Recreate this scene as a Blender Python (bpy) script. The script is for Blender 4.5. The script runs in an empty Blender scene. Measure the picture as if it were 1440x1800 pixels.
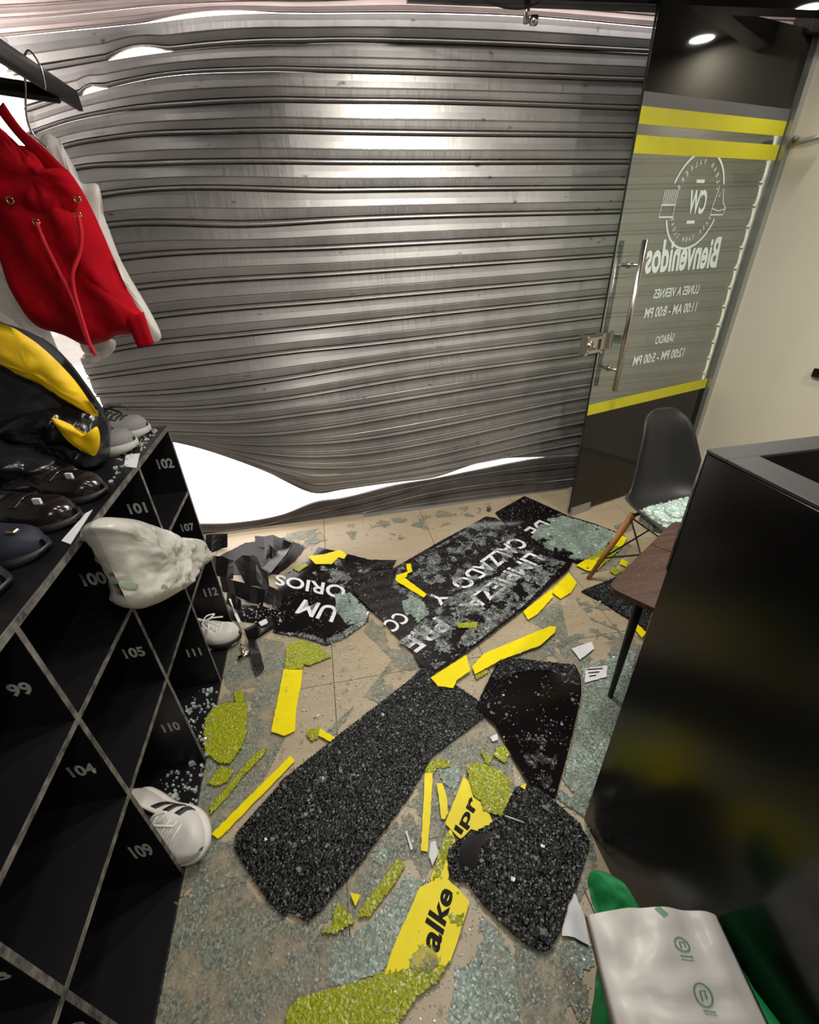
import bpy, bmesh, math, random
import numpy as np
from mathutils import Vector, Matrix, noise
PI = math.pi
S = bpy.context.scene
C = S.collection
RNG = random.Random(7)

# ------------------------------------------------------------------ camera
FPX, CYP, CAMZ = 794.16, 926.8, 1.42
CR = Vector((0.9810140881856321, -0.19065985058180798, -0.0354990162882802))
CU = Vector((0.13078250028143265, 0.5152158640556036, 0.847023347402877))
CW = Vector((0.14320368850504514, 0.8355844869320879, -0.5303689930576537))
CO = Vector((0, 0, CAMZ))
cd = bpy.data.cameras.new('camera'); cam = bpy.data.objects.new('camera', cd); C.objects.link(cam)
cd.sensor_fit = 'HORIZONTAL'; cd.sensor_width = 36; cd.lens = FPX/1440*36
cd.shift_y = 26.8/1440; cd.clip_start = 0.01
cam.matrix_world = Matrix(((CR.x, CU.x, -CW.x, CO.x), (CR.y, CU.y, -CW.y, CO.y), (CR.z, CU.z, -CW.z, CO.z), (0, 0, 0, 1)))
S.camera = cam
# ------------------------------------------------------------------ colour + world
S.view_settings.view_transform = 'Standard'; S.view_settings.look = 'None'
S.view_settings.gamma = 1; S.view_settings.use_curve_mapping = False
S.view_settings.exposure = -0.12
S.cycles.use_denoising = True
S.cycles.max_bounces = 8; S.cycles.transparent_max_bounces = 16
S.cycles.sample_clamp_indirect = 6
wd = bpy.data.worlds.new('world'); S.world = wd; wd.use_nodes = True
bg = wd.node_tree.nodes['Background']; bg.inputs[0].default_value = (1.0, 0.93, 0.90, 1); bg.inputs[1].default_value = 6.0
# ------------------------------------------------------------------ lamps: recessed ceiling downlights (built below as fixtures)
CEIL = 2.2
LAMPS = [(0.15, 0.98, 6), (0.865, 1.28, 17), (0.15, 0.1, 7), (0.95, -0.3, 9), (0.1, -1.2, 8), (1.7, -0.9, 9), (1.75, 0.45, 20), (0.5, 1.70, 20), (2.186, 1.965, 3)]

# ------------------------------------------------------------------ helpers
def ray(x, y):
    return CR*((x-720)/FPX) - CU*((y-CYP)/FPX) + CW
def at(x, y, ax, val):
    d = ray(x, y); return CO + d*((val-CO[ax])/d[ax])
def F(x, y, z=0.0): return at(x, y, 2, z)
def link(name, me, mats=None, parent=None):
    o = bpy.data.objects.new(name, me); C.objects.link(o)
    if mats is not None:
        for m in (mats if isinstance(mats, (list, tuple)) else [mats]): me.materials.append(m)
    if parent: o.parent = parent
    return o
def mesh(name, vs, fs, mat, parent=None, smooth=False):
    me = bpy.data.meshes.new(name); me.from_pydata([tuple(v) for v in vs], [], fs); me.update()
    if smooth: me.polygons.foreach_set('use_smooth', [True]*len(me.polygons))
    return link(name, me, mat, parent)
def frombm(name, bm, mat, parent=None, smooth=False):
    me = bpy.data.meshes.new(name); bm.to_mesh(me); bm.free()
    if smooth: me.polygons.foreach_set('use_smooth', [True]*len(me.polygons))
    return link(name, me, mat, parent)
def tag(o, label, cat, group=None, kind=None):
    o['label'] = label; o['category'] = cat
    if group: o['group'] = group
    if kind: o['kind'] = kind
    return o
def thing(name, label, cat, loc=(0, 0, 0), group=None):
    o = bpy.data.objects.new(name, None); C.objects.link(o); o.location = loc; o.empty_display_size = .05
    return tag(o, label, cat, group)
def keep(parent, o):
    o.parent = parent; o.matrix_parent_inverse = Matrix.Translation(parent.location).inverted() if parent.rotation_euler[2] == 0 else parent.matrix_basis.inverted()
    return o
def bx(bm, c, s, rot=None):
    r = bmesh.ops.create_cube(bm, size=1)
    M = Matrix.Translation(c) @ (rot or Matrix()) @ Matrix.Diagonal((*s, 1))
    bmesh.ops.transform(bm, matrix=M, verts=r['verts']); return r['verts']
def box(name, lo, hi, mat, parent=None, bev=0.0, seg=1):
    bm = bmesh.new()
    bx(bm, [(a+b)/2 for a, b in zip(lo, hi)], [b-a for a, b in zip(lo, hi)])
    if bev: bmesh.ops.bevel(bm, geom=bm.edges[:], offset=bev, segments=seg, affect='EDGES')
    o = frombm(name, bm, mat); 
    if parent: keep(parent, o)
    return o
def tube(name, pts, r, mat, parent=None, n=10, r1=None, cap=True):
    pts = [Vector(p) for p in pts]; vs = []; fs = []; up = Vector((0, 0, 1)); m = len(pts)
    prev = None
    for i, p in enumerate(pts):
        t = (pts[min(i+1, m-1)]-pts[max(i-1, 0)]).normalized()
        if prev is None:
            a = t.cross(up); a = t.cross(Vector((1, 0, 0))) if a.length < .05 else a
        else: a = prev - t*prev.dot(t)
        a.normalize(); prev = a; b = t.cross(a)
        rr = r if r1 is None else r+(r1-r)*i/(m-1)
        for k in range(n):
            an = 2*PI*k/n; vs.append(p+(a*math.cos(an)+b*math.sin(an))*rr)
    for i in range(m-1):
        for k in range(n):
            fs.append((i*n+k, i*n+(k+1) % n, (i+1)*n+(k+1) % n, (i+1)*n+k))
    if cap: fs.append(tuple(range(n))[::-1]); fs.append(tuple(range((m-1)*n, m*n)))
    o = mesh(name, vs, fs, mat, None, True)
    if parent: keep(parent, o)
    return o
def smoothpts(P, k=6, closed=False):
    P = [Vector(p) for p in P]; n = len(P); out = []
    for i in range(n if closed else n-1):
        g = (lambda j: P[j % n]) if closed else (lambda j: P[max(0, min(n-1, j))])
        a, b, c, d = g(i-1), g(i), g(i+1), g(i+2)
        for s in range(k):
            t = s/k
            out.append(.5*((2*b)+(c-a)*t+(2*a-5*b+4*c-d)*t*t+(3*b-a-3*c+d)*t**3))
    if not closed: out.append(P[-1])
    return out
def inside(x, y, P):
    c = False; n = len(P); j = n-1
    for i in range(n):
        xi, yi = P[i][0], P[i][1]; xj, yj = P[j][0], P[j][1]
        if (yi > y) != (yj > y) and x < (xj-xi)*(y-yi)/(yj-yi)+xi: c = not c
        j = i
    return c
def prism(name, px, z0, th, mat, parent=None, jag=0.0, tilt=None, bev=0.0):
    """flat broken piece lying on the floor: outline in floor metres, given thickness"""
    P = [F(x, y, z0) for x, y in px]
    if jag:
        Q = []
        for i, p in enumerate(P):
            q = P[(i+1) % len(P)]; L = (q-p).length; m = max(1, int(L/.012))
            for k in range(m):
                a = p.lerp(q, k/m)
                if k: a = a+Vector((RNG.uniform(-jag, jag), RNG.uniform(-jag, jag), 0))
                Q.append(a)
        P = Q
    bm = bmesh.new()
    vs = [bm.verts.new(p) for p in P]
    f = bm.faces.new(vs)
    if f.normal.z < 0: f.normal_flip()
    bm.normal_update()
    if f.normal.z < 0: bmesh.ops.reverse_faces(bm, faces=[f])
    r = bmesh.ops.extrude_face_region(bm, geom=[f])
    bmesh.ops.translate(bm, vec=(0, 0, th), verts=[g for g in r['geom'] if isinstance(g, bmesh.types.BMVert)])
    bmesh.ops.recalc_face_normals(bm, faces=bm.faces)
    bmesh.ops.triangulate(bm, faces=[f for f in bm.faces if len(f.verts) > 4])
    if tilt:
        for v in bm.verts: v.co.z += tilt(v.co.x, v.co.y)
    o = frombm(name, bm, mat)
    if parent: keep(parent, o)
    return o
def crazed(name, px, z0, th, mat, parent=None, step=.0065, amp=.0022, density=1.0, thr=None, sc=9.0, pxmode=True, jit=.38, seed=0):
    """sheet of tempered glass broken into small cells that still hang together: real facets with uneven heights"""
    P = [F(x, y, z0) for x, y in px] if pxmode else [Vector((p[0], p[1], z0)) for p in px]
    R = random.Random(seed+len(px)*31+int(px[0][0]))
    x0, x1 = min(p.x for p in P), max(p.x for p in P); y0, y1 = min(p.y for p in P), max(p.y for p in P)
    nx, ny = int((x1-x0)/step)+2, int((y1-y0)/step)+2
    ids = {}; vs = []; fs = []
    def vid(i, j):
        if (i, j) not in ids:
            ids[(i, j)] = len(vs)
            vs.append((x0+(i+R.uniform(-jit, jit))*step, y0+(j+R.uniform(-jit, jit))*step, z0+th+R.uniform(-amp, amp)))
        return ids[(i, j)]
    cells = set()
    for i in range(nx):
        for j in range(ny):
            cx, cy = x0+(i+.5)*step, y0+(j+.5)*step
            if not inside(cx, cy, P): continue
            if density < 1 and R.random() > density: continue
            if thr is not None and noise.noise(Vector((cx*sc, cy*sc, seed*3.3)))+.35*noise.noise(Vector((cx*sc*4, cy*sc*4, 5.))) < thr: continue
            cells.add((i, j))
    for (i, j) in cells:
        a, b, c, d = vid(i, j), vid(i+1, j), vid(i+1, j+1), vid(i, j+1)
        if R.random() < .5: fs += [(a, b, c), (a, c, d)]
        else: fs += [(a, b, d), (b, c, d)]
    # skirt
    low = {}
    def lo(v):
        if v not in low: low[v] = len(vs); vs.append((vs[v][0], vs[v][1], z0))
        return low[v]
    for (i, j) in cells:
        for (di, dj, p, q) in ((0, -1, (i, j), (i+1, j)), (1, 0, (i+1, j), (i+1, j+1)), (0, 1, (i+1, j+1), (i, j+1)), (-1, 0, (i, j+1), (i, j))):
            if (i+di, j+dj) not in cells:
                a, b = vid(*p), vid(*q); fs.append((b, a, lo(a), lo(b)))
    o = mesh(name, vs, fs, mat)
    if parent: keep(parent, o)
    return o
def crumbs(name, px, z, n, mat, smin=.002, smax=.006, parent=None, pts=None, zf=None, seed=1, thr=None, sc=8):
    R = random.Random(seed); P = [F(x, y, z) for x, y in px] if px else None
    if P: x0, x1 = min(p.x for p in P), max(p.x for p in P); y0, y1 = min(p.y for p in P), max(p.y for p in P)
    vs = []; fs = []; k = 0; tries = 0
    while k < n and tries < n*20:
        tries += 1
        if P:
            x, y = R.uniform(x0, x1), R.uniform(y0, y1)
            if not inside(x, y, P): continue
            if thr is not None and noise.noise(Vector((x*sc, y*sc, seed*1.7))) < thr: continue
            zz = z
        else: x, y, zz = pts[R.randrange(len(pts))]; x += R.gauss(0, .01); y += R.gauss(0, .01)
        if zf: zz = zf(x, y)
        k += 1; s = R.uniform(smin, smax)*(2 if R.random() < .03 else 1); b = len(vs); h = s*R.uniform(.6, 1.1); an = R.uniform(0, PI)
        for q in range(4):
            r = s*R.uniform(.7, 1.2); a = an+q*PI/2
            vs.append((x+r*math.cos(a), y+r*math.sin(a), zz))
        for q in range(4):
            r = s*R.uniform(.4, 1.0); a = an+q*PI/2+.2
            vs.append((x+r*math.cos(a), y+r*math.sin(a), zz+h*R.uniform(.7, 1.3)))
        fs += [(b+4, b+5, b+6), (b+4, b+6, b+7)]+[(b+q, b+(q+1) % 4, b+4+(q+1) % 4, b+4+q) for q in range(4)]
    o = mesh(name, vs, fs, mat)
    if parent: keep(parent, o)
    return o
def textmesh(s, off=0.0, shear=0.0, sx=1.0):
    cu = bpy.data.curves.new('t', 'FONT'); cu.body = s; cu.offset = off; cu.shear = shear; cu.resolution_u = 4
    o = bpy.data.objects.new('t', cu); C.objects.link(o)
    dg = bpy.context.evaluated_depsgraph_get(); me = bpy.data.meshes.new_from_object(o.evaluated_get(dg))
    C.objects.unlink(o); bpy.data.objects.remove(o)
    me.materials.clear()
    return me
def norm01(me):
    xs = [v.co.x for v in me.vertices]; ys = [v.co.y for v in me.vertices]
    a, b, c, d = min(xs), max(xs), min(ys), max(ys)
    return [((v.co.x-a)/(b-a), (v.co.y-c)/(d-c)) for v in me.vertices]
def textquad(name, s, q, mat, parent, off=.02, flipx=False, shear=0, clip=None):
    """flat printed word laid over a world-space quad q = base start, base end, top end, top start"""
    me = textmesh(s, off, shear); uv = norm01(me); A, B, D, E = [Vector(p) for p in q]
    for v, (u, w) in zip(me.vertices, uv):
        if flipx: u = 1-u
        v.co = (A*(1-u)+B*u)*(1-w)+(E*(1-u)+D*u)*w
    me.name = name
    if clip:
        bm = bmesh.new(); bm.from_mesh(me)
        for co, no in clip: bmesh.ops.bisect_plane(bm, geom=bm.verts[:]+bm.edges[:]+bm.faces[:], plane_co=co, plane_no=no, clear_outer=True)
        bm.to_mesh(me); bm.free()
    o = link(name, me, mat)
    if parent: keep(parent, o)
    return o
def pillow(name, outline, ax, val, depth, mat, parent=None, rings=9, wr=.006, wsc=14, seed=0, back=1.0, smooth=True, k=5, fold=None, normal=None):
    """soft filled body: outline points (world), puffed both ways along an axis, with wrinkles"""
    P = smoothpts([at(x, y, ax, val) for x, y in outline] if ax is not None else outline, k, True)
    c = sum(P, Vector())/len(P); n = len(P)
    N = Vector(normal) if normal else Vector([1.0 if i == ax else 0 for i in range(3)])
    vs = []; fs = []
    def pt(s, i, side):
        p = c.lerp(P[i], s)
        t = depth*math.sqrt(max(0, 1-s**3.0))*(back if side > 0 else 1)
        q = Vector((p.x*wsc, p.y*wsc, p.z*wsc+seed*7))
        w = wr*(noise.noise(q)*1.6+abs(noise.noise(q*2.1))*1.4)*min(1, (1-s)*4+.25)
        if fold: w += fold(p)*min(1, (1-s)*5)
        return p+N*side*(t+w)
    for side in (-1, 1):
        base = len(vs)
        for r in range(rings):
            s = 1-(r/rings)
            for i in range(n): vs.append(pt(s, i, side))
        vs.append(pt(0, 0, side)); ce = len(vs)-1
        for r in range(rings-1):
            for i in range(n):
                a = base+r*n+i; b = base+r*n+(i+1) % n; f = (a, b, b+n, a+n)
                fs.append(f if side < 0 else f[::-1])
        for i in range(n):
            f = (base+(rings-1)*n+i, base+(rings-1)*n+(i+1) % n, ce); fs.append(f if side < 0 else f[::-1])
        if side == 1:
            for i in range(n):
                a, b = i, (i+1) % n; fs.append((b, a, base+a, base+b))
    o = mesh(name, vs, fs, mat, None, smooth)
    if parent: keep(parent, o)
    return o
def sheet(name, rails, mat, parent=None, th=.002, k=5, world=False):
    """bent strip between two rails; rails = list of (ax,ay,az,bx,by,bz): pixel+height pairs turned to points"""
    if world: A = [Vector(r[:3]) for r in rails]; B = [Vector(r[3:]) for r in rails]
    else: A = [F(r[0], r[1], r[2]) for r in rails]; B = [F(r[3], r[4], r[5]) for r in rails]
    if k > 1: A = smoothpts(A, k); B = smoothpts(B, k)
    n = len(A); m = 3; vs = []; fs = []
    for a, b in zip(A, B):
        for j in range(m+1): vs.append(a.lerp(b, j/m))
    for i in range(n-1):
        for j in range(m): fs.append((i*(m+1)+j, i*(m+1)+j+1, (i+1)*(m+1)+j+1, (i+1)*(m+1)+j))
    o = mesh(name, vs, fs, mat, None, True)
    md = o.modifiers.new('s', 'SOLIDIFY'); md.thickness = th; md.offset = 0
    if parent: keep(parent, o)
    return o

# ------------------------------------------------------------------ materials
def s2l(c): return tuple(((v/255)/12.92 if v/255 <= .04045 else ((v/255+.055)/1.055)**2.4) for v in c)
def mat(name, col, rough=.5, metal=0.0, alpha=1.0, trans=0.0, spec=.5, noise_amt=0.0, nscale=8.0, bump=0.0, bscale=60.0, coat=0.0, emit=None, estr=0.0, ior=1.45, stretch=None, col2=None, voro=None, sheen=0.0, amask=None):
    m = bpy.data.materials.new(name); m.use_nodes = True; nt = m.node_tree; b = nt.nodes['Principled BSDF']
    c = (*col, 1)
    b.inputs['Base Color'].default_value = c; b.inputs['Roughness'].default_value = rough; b.inputs['Metallic'].default_value = metal
    b.inputs['Alpha'].default_value = alpha; b.inputs['Transmission Weight'].default_value = trans; b.inputs['IOR'].default_value = ior
    b.inputs['Specular IOR Level'].default_value = spec; b.inputs['Coat Weight'].default_value = coat; b.inputs['Coat Roughness'].default_value = .08
    b.inputs['Sheen Weight'].default_value = sheen
    if emit: b.inputs['Emission Color'].default_value = (*emit, 1); b.inputs['Emission Strength'].default_value = estr
    N = nt.nodes; L = nt.links
    def coords(s=None):
        t = N.new('ShaderNodeTexCoord'); mp = N.new('ShaderNodeMapping'); L.new(t.outputs['Object'], mp.inputs[0])
        if s: mp.inputs['Scale'].default_value = s
        return mp
    if noise_amt or col2:
        mp = coords(stretch); n1 = N.new('ShaderNodeTexNoise'); n1.inputs['Scale'].default_value = nscale; n1.inputs['Detail'].default_value = 6
        L.new(mp.outputs[0], n1.inputs['Vector'])
        r = N.new('ShaderNodeValToRGB'); L.new(n1.outputs[0], r.inputs[0])
        r.color_ramp.elements[0].position = .32; r.color_ramp.elements[1].position = .68
        c2 = col2 if col2 else tuple(v*(1-noise_amt) for v in col)
        r.color_ramp.elements[0].color = (*c2, 1); r.color_ramp.elements[1].color = c
        L.new(r.outputs[0], b.inputs['Base Color'])
    if voro:
        mp = coords(); v = N.new('ShaderNodeTexVoronoi'); v.inputs['Scale'].default_value = voro[0]; L.new(mp.outputs[0], v.inputs['Vector'])
        sp = N.new('ShaderNodeSeparateColor'); L.new(v.outputs['Color'], sp.inputs[0])
        r = N.new('ShaderNodeValToRGB'); L.new(sp.outputs[0], r.inputs[0])
        r.color_ramp.elements[0].color = (*voro[1], 1); r.color_ramp.elements[1].color = (*voro[2], 1)
        r.color_ramp.elements[0].position = voro[3] if len(voro) > 3 else .2
        L.new(r.outputs[0], b.inputs['Base Color'])
    if amask:
        mp = coords(); na = N.new('ShaderNodeTexNoise'); na.inputs['Scale'].default_value = amask[2]; na.inputs['Detail'].default_value = 7; na.inputs['Roughness'].default_value = .65
        L.new(mp.outputs[0], na.inputs['Vector']); ra = N.new('ShaderNodeMapRange'); L.new(na.outputs[0], ra.inputs[0])
        ra.inputs['From Min'].default_value = .36; ra.inputs['From Max'].default_value = .62; ra.inputs['To Min'].default_value = amask[0]; ra.inputs['To Max'].default_value = amask[1]
        L.new(ra.outputs[0], b.inputs['Alpha'])
    if bump:
        mp = coords(stretch); n2 = N.new('ShaderNodeTexNoise'); n2.inputs['Scale'].default_value = bscale; n2.inputs['Detail'].default_value = 5
        L.new(mp.outputs[0], n2.inputs['Vector']); bp = N.new('ShaderNodeBump'); bp.inputs['Strength'].default_value = bump; bp.inputs['Distance'].default_value = .01
        L.new(n2.outputs[0], bp.inputs['Height']); L.new(bp.outputs[0], b.inputs['Normal'])
    return m
M = {}
def steel():
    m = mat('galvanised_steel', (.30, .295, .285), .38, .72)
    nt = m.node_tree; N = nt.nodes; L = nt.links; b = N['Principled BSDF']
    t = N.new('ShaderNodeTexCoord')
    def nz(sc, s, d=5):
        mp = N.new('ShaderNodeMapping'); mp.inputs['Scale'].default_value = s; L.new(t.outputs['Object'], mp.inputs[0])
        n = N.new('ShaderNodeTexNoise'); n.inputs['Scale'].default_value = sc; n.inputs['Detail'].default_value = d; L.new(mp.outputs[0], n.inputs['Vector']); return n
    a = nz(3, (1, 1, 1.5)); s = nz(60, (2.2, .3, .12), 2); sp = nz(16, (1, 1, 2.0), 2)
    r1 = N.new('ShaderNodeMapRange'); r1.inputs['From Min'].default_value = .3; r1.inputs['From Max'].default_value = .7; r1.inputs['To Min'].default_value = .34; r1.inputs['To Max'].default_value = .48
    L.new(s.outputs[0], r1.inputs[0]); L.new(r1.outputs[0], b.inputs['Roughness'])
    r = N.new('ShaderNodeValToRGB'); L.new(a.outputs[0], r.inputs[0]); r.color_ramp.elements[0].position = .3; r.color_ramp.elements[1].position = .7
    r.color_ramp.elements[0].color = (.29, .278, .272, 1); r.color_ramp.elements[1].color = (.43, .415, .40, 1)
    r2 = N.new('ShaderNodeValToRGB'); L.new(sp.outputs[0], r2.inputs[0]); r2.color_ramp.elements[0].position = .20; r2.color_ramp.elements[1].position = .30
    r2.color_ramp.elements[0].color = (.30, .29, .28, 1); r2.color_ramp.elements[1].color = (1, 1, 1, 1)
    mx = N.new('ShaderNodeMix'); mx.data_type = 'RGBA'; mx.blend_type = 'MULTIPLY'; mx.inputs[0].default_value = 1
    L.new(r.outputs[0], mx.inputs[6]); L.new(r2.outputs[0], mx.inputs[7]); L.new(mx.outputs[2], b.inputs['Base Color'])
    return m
M['steel'] = steel()
M['steel_glow'] = mat('steel_slat_painted_glow', (.62, .52, .50), .4, .35, noise_amt=.2, nscale=6, stretch=(1, 1, 3))  # pale pink tint paints the leaked light onto the top slats
M['steel_dark'] = mat('slat_bottom_bar_steel', (.15, .135, .13), .5, .6, noise_amt=.4, nscale=6, bump=.1, bscale=20)
M['tile'] = mat('beige_tile', s2l((162, 147, 122)), .45, noise_amt=.12, nscale=5, bump=.03, bscale=40, stretch=(1, 6, 1))
M['grout'] = mat('grout', s2l((84, 74, 64)), .9)
M['wall_warm'] = mat('cream_wall_paint', s2l((206, 200, 182)), .75, noise_amt=.06, nscale=1.6, bump=.05, bscale=25)
M['wall_grey'] = mat('grey_wall_paint', (.30, .29, .27), .8)
M['ceiling'] = mat('black_ceiling_paint', (.006, .006, .006), .45)
M['black_panel'] = mat('black_film', (.008, .0075, .007), .05, spec=.5)
M['cab'] = mat('black_laminate', (.0075, .007, .0085), .38, noise_amt=.5, nscale=3, bump=.06, bscale=30)
M['cab_edge'] = mat('worn_edge_band', (.16, .145, .13), .6, col2=(.02, .02, .02), nscale=45)
M['number'] = mat('grey_number_vinyl', (.36, .35, .34), .5)
M['counter'] = mat('black_gloss_laminate', (.004, .004, .0045), .2, noise_amt=.4, nscale=2, bump=.03, bscale=8)
M['counter_top'] = mat('black_satin_laminate', (.022, .022, .024), .42)
M['crazed_black'] = mat('black_backed_crazed_glass', (.01, .01, .01), .27, voro=(260, (.001, .001, .0012), (.04, .044, .044), .4), spec=.22)
M['glass_green'] = mat('crazed_green_glass', (.2, .27, .23), .3, alpha=.62, voro=(190, (.115, .135, .11), (.29, .325, .27), .1), spec=.4, amask=(.15, .80, 13))
M['glass_dense'] = mat('dense_crazed_green_glass', (.25, .36, .32), .26, alpha=.9, voro=(160, (.17, .225, .19), (.34, .42, .37), .1), spec=.45, amask=(.55, .95, 11))
M['glass_pale'] = mat('pale_crazed_glass', (.35, .38, .37), .2, alpha=.8, voro=(230, (.05, .055, .055), (.40, .43, .42), .1), spec=.5, amask=(.0, .85, 26))
M['flake'] = mat('smooth_glass_flake', (.30, .34, .32), .10, alpha=.35, spec=1.0, coat=1.0)
M['glass_pile'] = mat('heaped_safety_glass', (.4, .5, .45), .2, alpha=.95, voro=(120, (.25, .36, .31), (.52, .62, .57), .1), spec=.6)
M['crumb'] = mat('clear_glass_crumb', (.42, .50, .46), .1, alpha=.6, voro=(90, (.30, .36, .33), (.72, .78, .75), .0), spec=.8)
M['olive'] = mat('crazed_glass_over_yellow_film', (.3, .33, .01), .26, voro=(220, (.19, .21, .006), (.33, .35, .02), .1), spec=.4)
M['yellow'] = mat('yellow_vinyl_film', s2l((222, 204, 6)), .45, spec=.25, noise_amt=.08, nscale=30)
M['film_black'] = mat('glossy_black_film_glass', (.005, .0035, .004), .1, spec=.32, bump=.02, bscale=6)
M['white_print'] = mat('white_vinyl_lettering', (.62, .64, .66), .45)
M['black_print'] = mat('black_vinyl_lettering', (.005, .005, .005), .6, spec=.15)
M['glass_edge'] = mat('green_glass_edge', (.01, .016, .013), .2)
M['rubber'] = mat('black_folded_film', (.006, .005, .005), .36, spec=.3, bump=.05, bscale=20)
M['paper'] = mat('white_paper', (.62, .62, .64), .7, noise_amt=.1, nscale=12)
M['chrome'] = mat('brushed_stainless_steel', (.55, .52, .48), .22, 1.0)
M['alu'] = mat('aluminium_channel', (.42, .43, .40), .35, .7)
M['red'] = mat('red_canvas', s2l((164, 0, 20)), .9, spec=.2, noise_amt=.25, nscale=9, bump=.12, bscale=300)
M['red_dark'] = mat('dark_red_canvas_lining', s2l((110, 0, 16)), .85)
M['red_cord'] = mat('red_cord', s2l((190, 20, 40)), .7)
M['plastic'] = mat('thin_white_plastic', (.85, .83, .79), .28, alpha=.55, noise_amt=.1, nscale=8, bump=.25, bscale=14, spec=.6)
M['plastic_w'] = mat('milky_plastic_bag', (.60, .585, .53), .3, alpha=.76, noise_amt=.35, nscale=12, bump=.5, bscale=16, spec=.6)
M['bag_white'] = mat('white_carrier_bag_plastic', (.56, .54, .51), .35, noise_amt=.08, nscale=5, bump=.15, bscale=7)
M['green_print'] = mat('green_bag_print', (.13, .26, .17), .5)
M['faint_print'] = mat('faint_green_print', (.22, .30, .19), .5, alpha=.6)
M['green_cloth'] = mat('green_nonwoven_fabric', s2l((8, 128, 66)), .7, noise_amt=.3, nscale=6, bump=.1, bscale=40)
M['black_plastic'] = mat('shiny_black_garment_plastic', (.009, .009, .011), .2, bump=.35, bscale=12)
M['yellow_cloth'] = mat('yellow_padded_fabric', s2l((232, 190, 6)), .6, noise_amt=.2, nscale=14, bump=.15, bscale=20)
M['navy'] = mat('navy_black_fabric', (.008, .009, .014), .7)
M['leather_blk'] = mat('black_patent_leather', (.012, .009, .009), .16, bump=.08, bscale=30)
M['suede_navy'] = mat('navy_suede', (.008, .010, .022), .7)
M['gold'] = mat('gold_buckle', (.6, .5, .3), .25, 1.0)
M['shoe_grey'] = mat('grey_knit', (.16, .155, .15), .75, bump=.1, bscale=120)
M['shoe_line'] = mat('pale_grey_piping', (.32, .31, .29), .6)
M['shoe_white'] = mat('white_leather', (.55, .53, .50), .45, noise_amt=.12, nscale=10)
M['shoe_sole'] = mat('off_white_rubber', (.58, .56, .52), .5)
M['black_rub'] = mat('black_rubber', (.008, .008, .009), .5)
M['lining'] = mat('grey_shoe_lining', (.13, .125, .125), .85)
M['lace'] = mat('white_cotton_lace', (.62, .60, .56), .8)
M['wood'] = mat('beech_wood', s2l((176, 118, 62)), .45, col2=s2l((140, 86, 40)), nscale=6, stretch=(8, 8, .8))
M['walnut'] = mat('walnut_veneer', s2l((76, 53, 41)), .38, col2=s2l((48, 34, 27)), nscale=5, stretch=(1.2, 14, 1))
M['chair_blk'] = mat('black_polypropylene_shell', (.014, .014, .015), .42)
M['lamp'] = mat('lit_downlight_lens', (1, 1, 1), .5, emit=(1.0, .96, .88), estr=22)
M['lamp_ring'] = mat('white_lamp_ring', (.6, .6, .6), .4)
M['pavement'] = mat('street_paving', (.8, .76, .72), .8, noise_amt=.15, nscale=4)
M['facade'] = mat('outside_wall', (.5, .47, .44), .9)
M['frost'] = mat('frosted_vinyl_lettering', (.70, .80, .74), .5)
def doorglass():
    m = bpy.data.materials.new('door_glass'); m.use_nodes = True; nt = m.node_tree; nt.nodes.clear(); N = nt.nodes; L = nt.links
    out = N.new('ShaderNodeOutputMaterial'); tr = N.new('ShaderNodeBsdfTransparent'); tr.inputs[0].default_value = (.80, .86, .83, 1)
    gl = N.new('ShaderNodeBsdfGlossy'); gl.inputs['Roughness'].default_value = .015; gl.inputs[0].default_value = (1, 1, 1, 1)
    df = N.new('ShaderNodeBsdfDiffuse'); df.inputs[0].default_value = (.34, .40, .36, 1)
    fr = N.new('ShaderNodeFresnel'); fr.inputs[0].default_value = 1.5
    m1 = N.new('ShaderNodeMixShader'); m1.inputs[0].default_value = .035; L.new(tr.outputs[0], m1.inputs[1]); L.new(df.outputs[0], m1.inputs[2])
    m2 = N.new('ShaderNodeMixShader'); fm = N.new('ShaderNodeMath'); fm.operation = 'MULTIPLY'; fm.inputs[1].default_value = .30; L.new(fr.outputs[0], fm.inputs[0]); L.new(fm.outputs[0], m2.inputs[0]); L.new(m1.outputs[0], m2.inputs[1]); L.new(gl.outputs[0], m2.inputs[2])
    L.new(m2.outputs[0], out.inputs[0]); return m
M['door_glass'] = doorglass()
M['band'] = mat('yellow_translucent_band', s2l((196, 190, 44)), .5, spec=.3, noise_amt=.08, nscale=14)

# ------------------------------------------------------------------ room shell
YS = 2.47; XL = -1.16; XR = 2.31
fl = box('floor', (XL, -3.0, -.06), (XR, 2.56, -.012), M['grout']); fl['kind'] = 'structure'
tile_me = {}
for i in range(-4, 5):
    for j in range(-6, 5):
        xa, xb = -.115+.6*i, -.115+.6*(i+1); ya, yb = .6*j, .6*(j+1)
        xa, xb, ya, yb = max(xa, XL), min(xb, XR), max(ya, -3), min(yb, 2.56)
        if xb-xa < .01 or yb-ya < .01: continue
        key = (round(xb-xa, 3), round(yb-ya, 3)); g = .0011
        if key not in tile_me:
            bm = bmesh.new(); bx(bm, (0, 0, -.006), (key[0]-2*g, key[1]-2*g, .012)); bmesh.ops.bevel(bm, geom=[e for e in bm.edges if all(v.co.z > -.001 for v in e.verts)], offset=.0008, segments=1, affect='EDGES')
            me = bpy.data.meshes.new('tile'); bm.to_mesh(me); bm.free(); me.materials.append(M['tile']); tile_me[key] = me
        t = bpy.data.objects.new('tile', tile_me[key]); C.objects.link(t); t.location = ((xa+xb)/2, (ya+yb)/2, 0); keep(fl, t)
def struct(name, lo, hi, m): o = box(name, lo, hi, m); o['kind'] = 'structure'; return o
struct('wall_right', (XR, -3.0, -.01), (XR+.12, 2.62, 2.6), M['wall_warm'])
struct('wall_left', (XL-.12, -3.0, -.01), (XL, 2.3, 2.6), M['wall_grey'])
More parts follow.
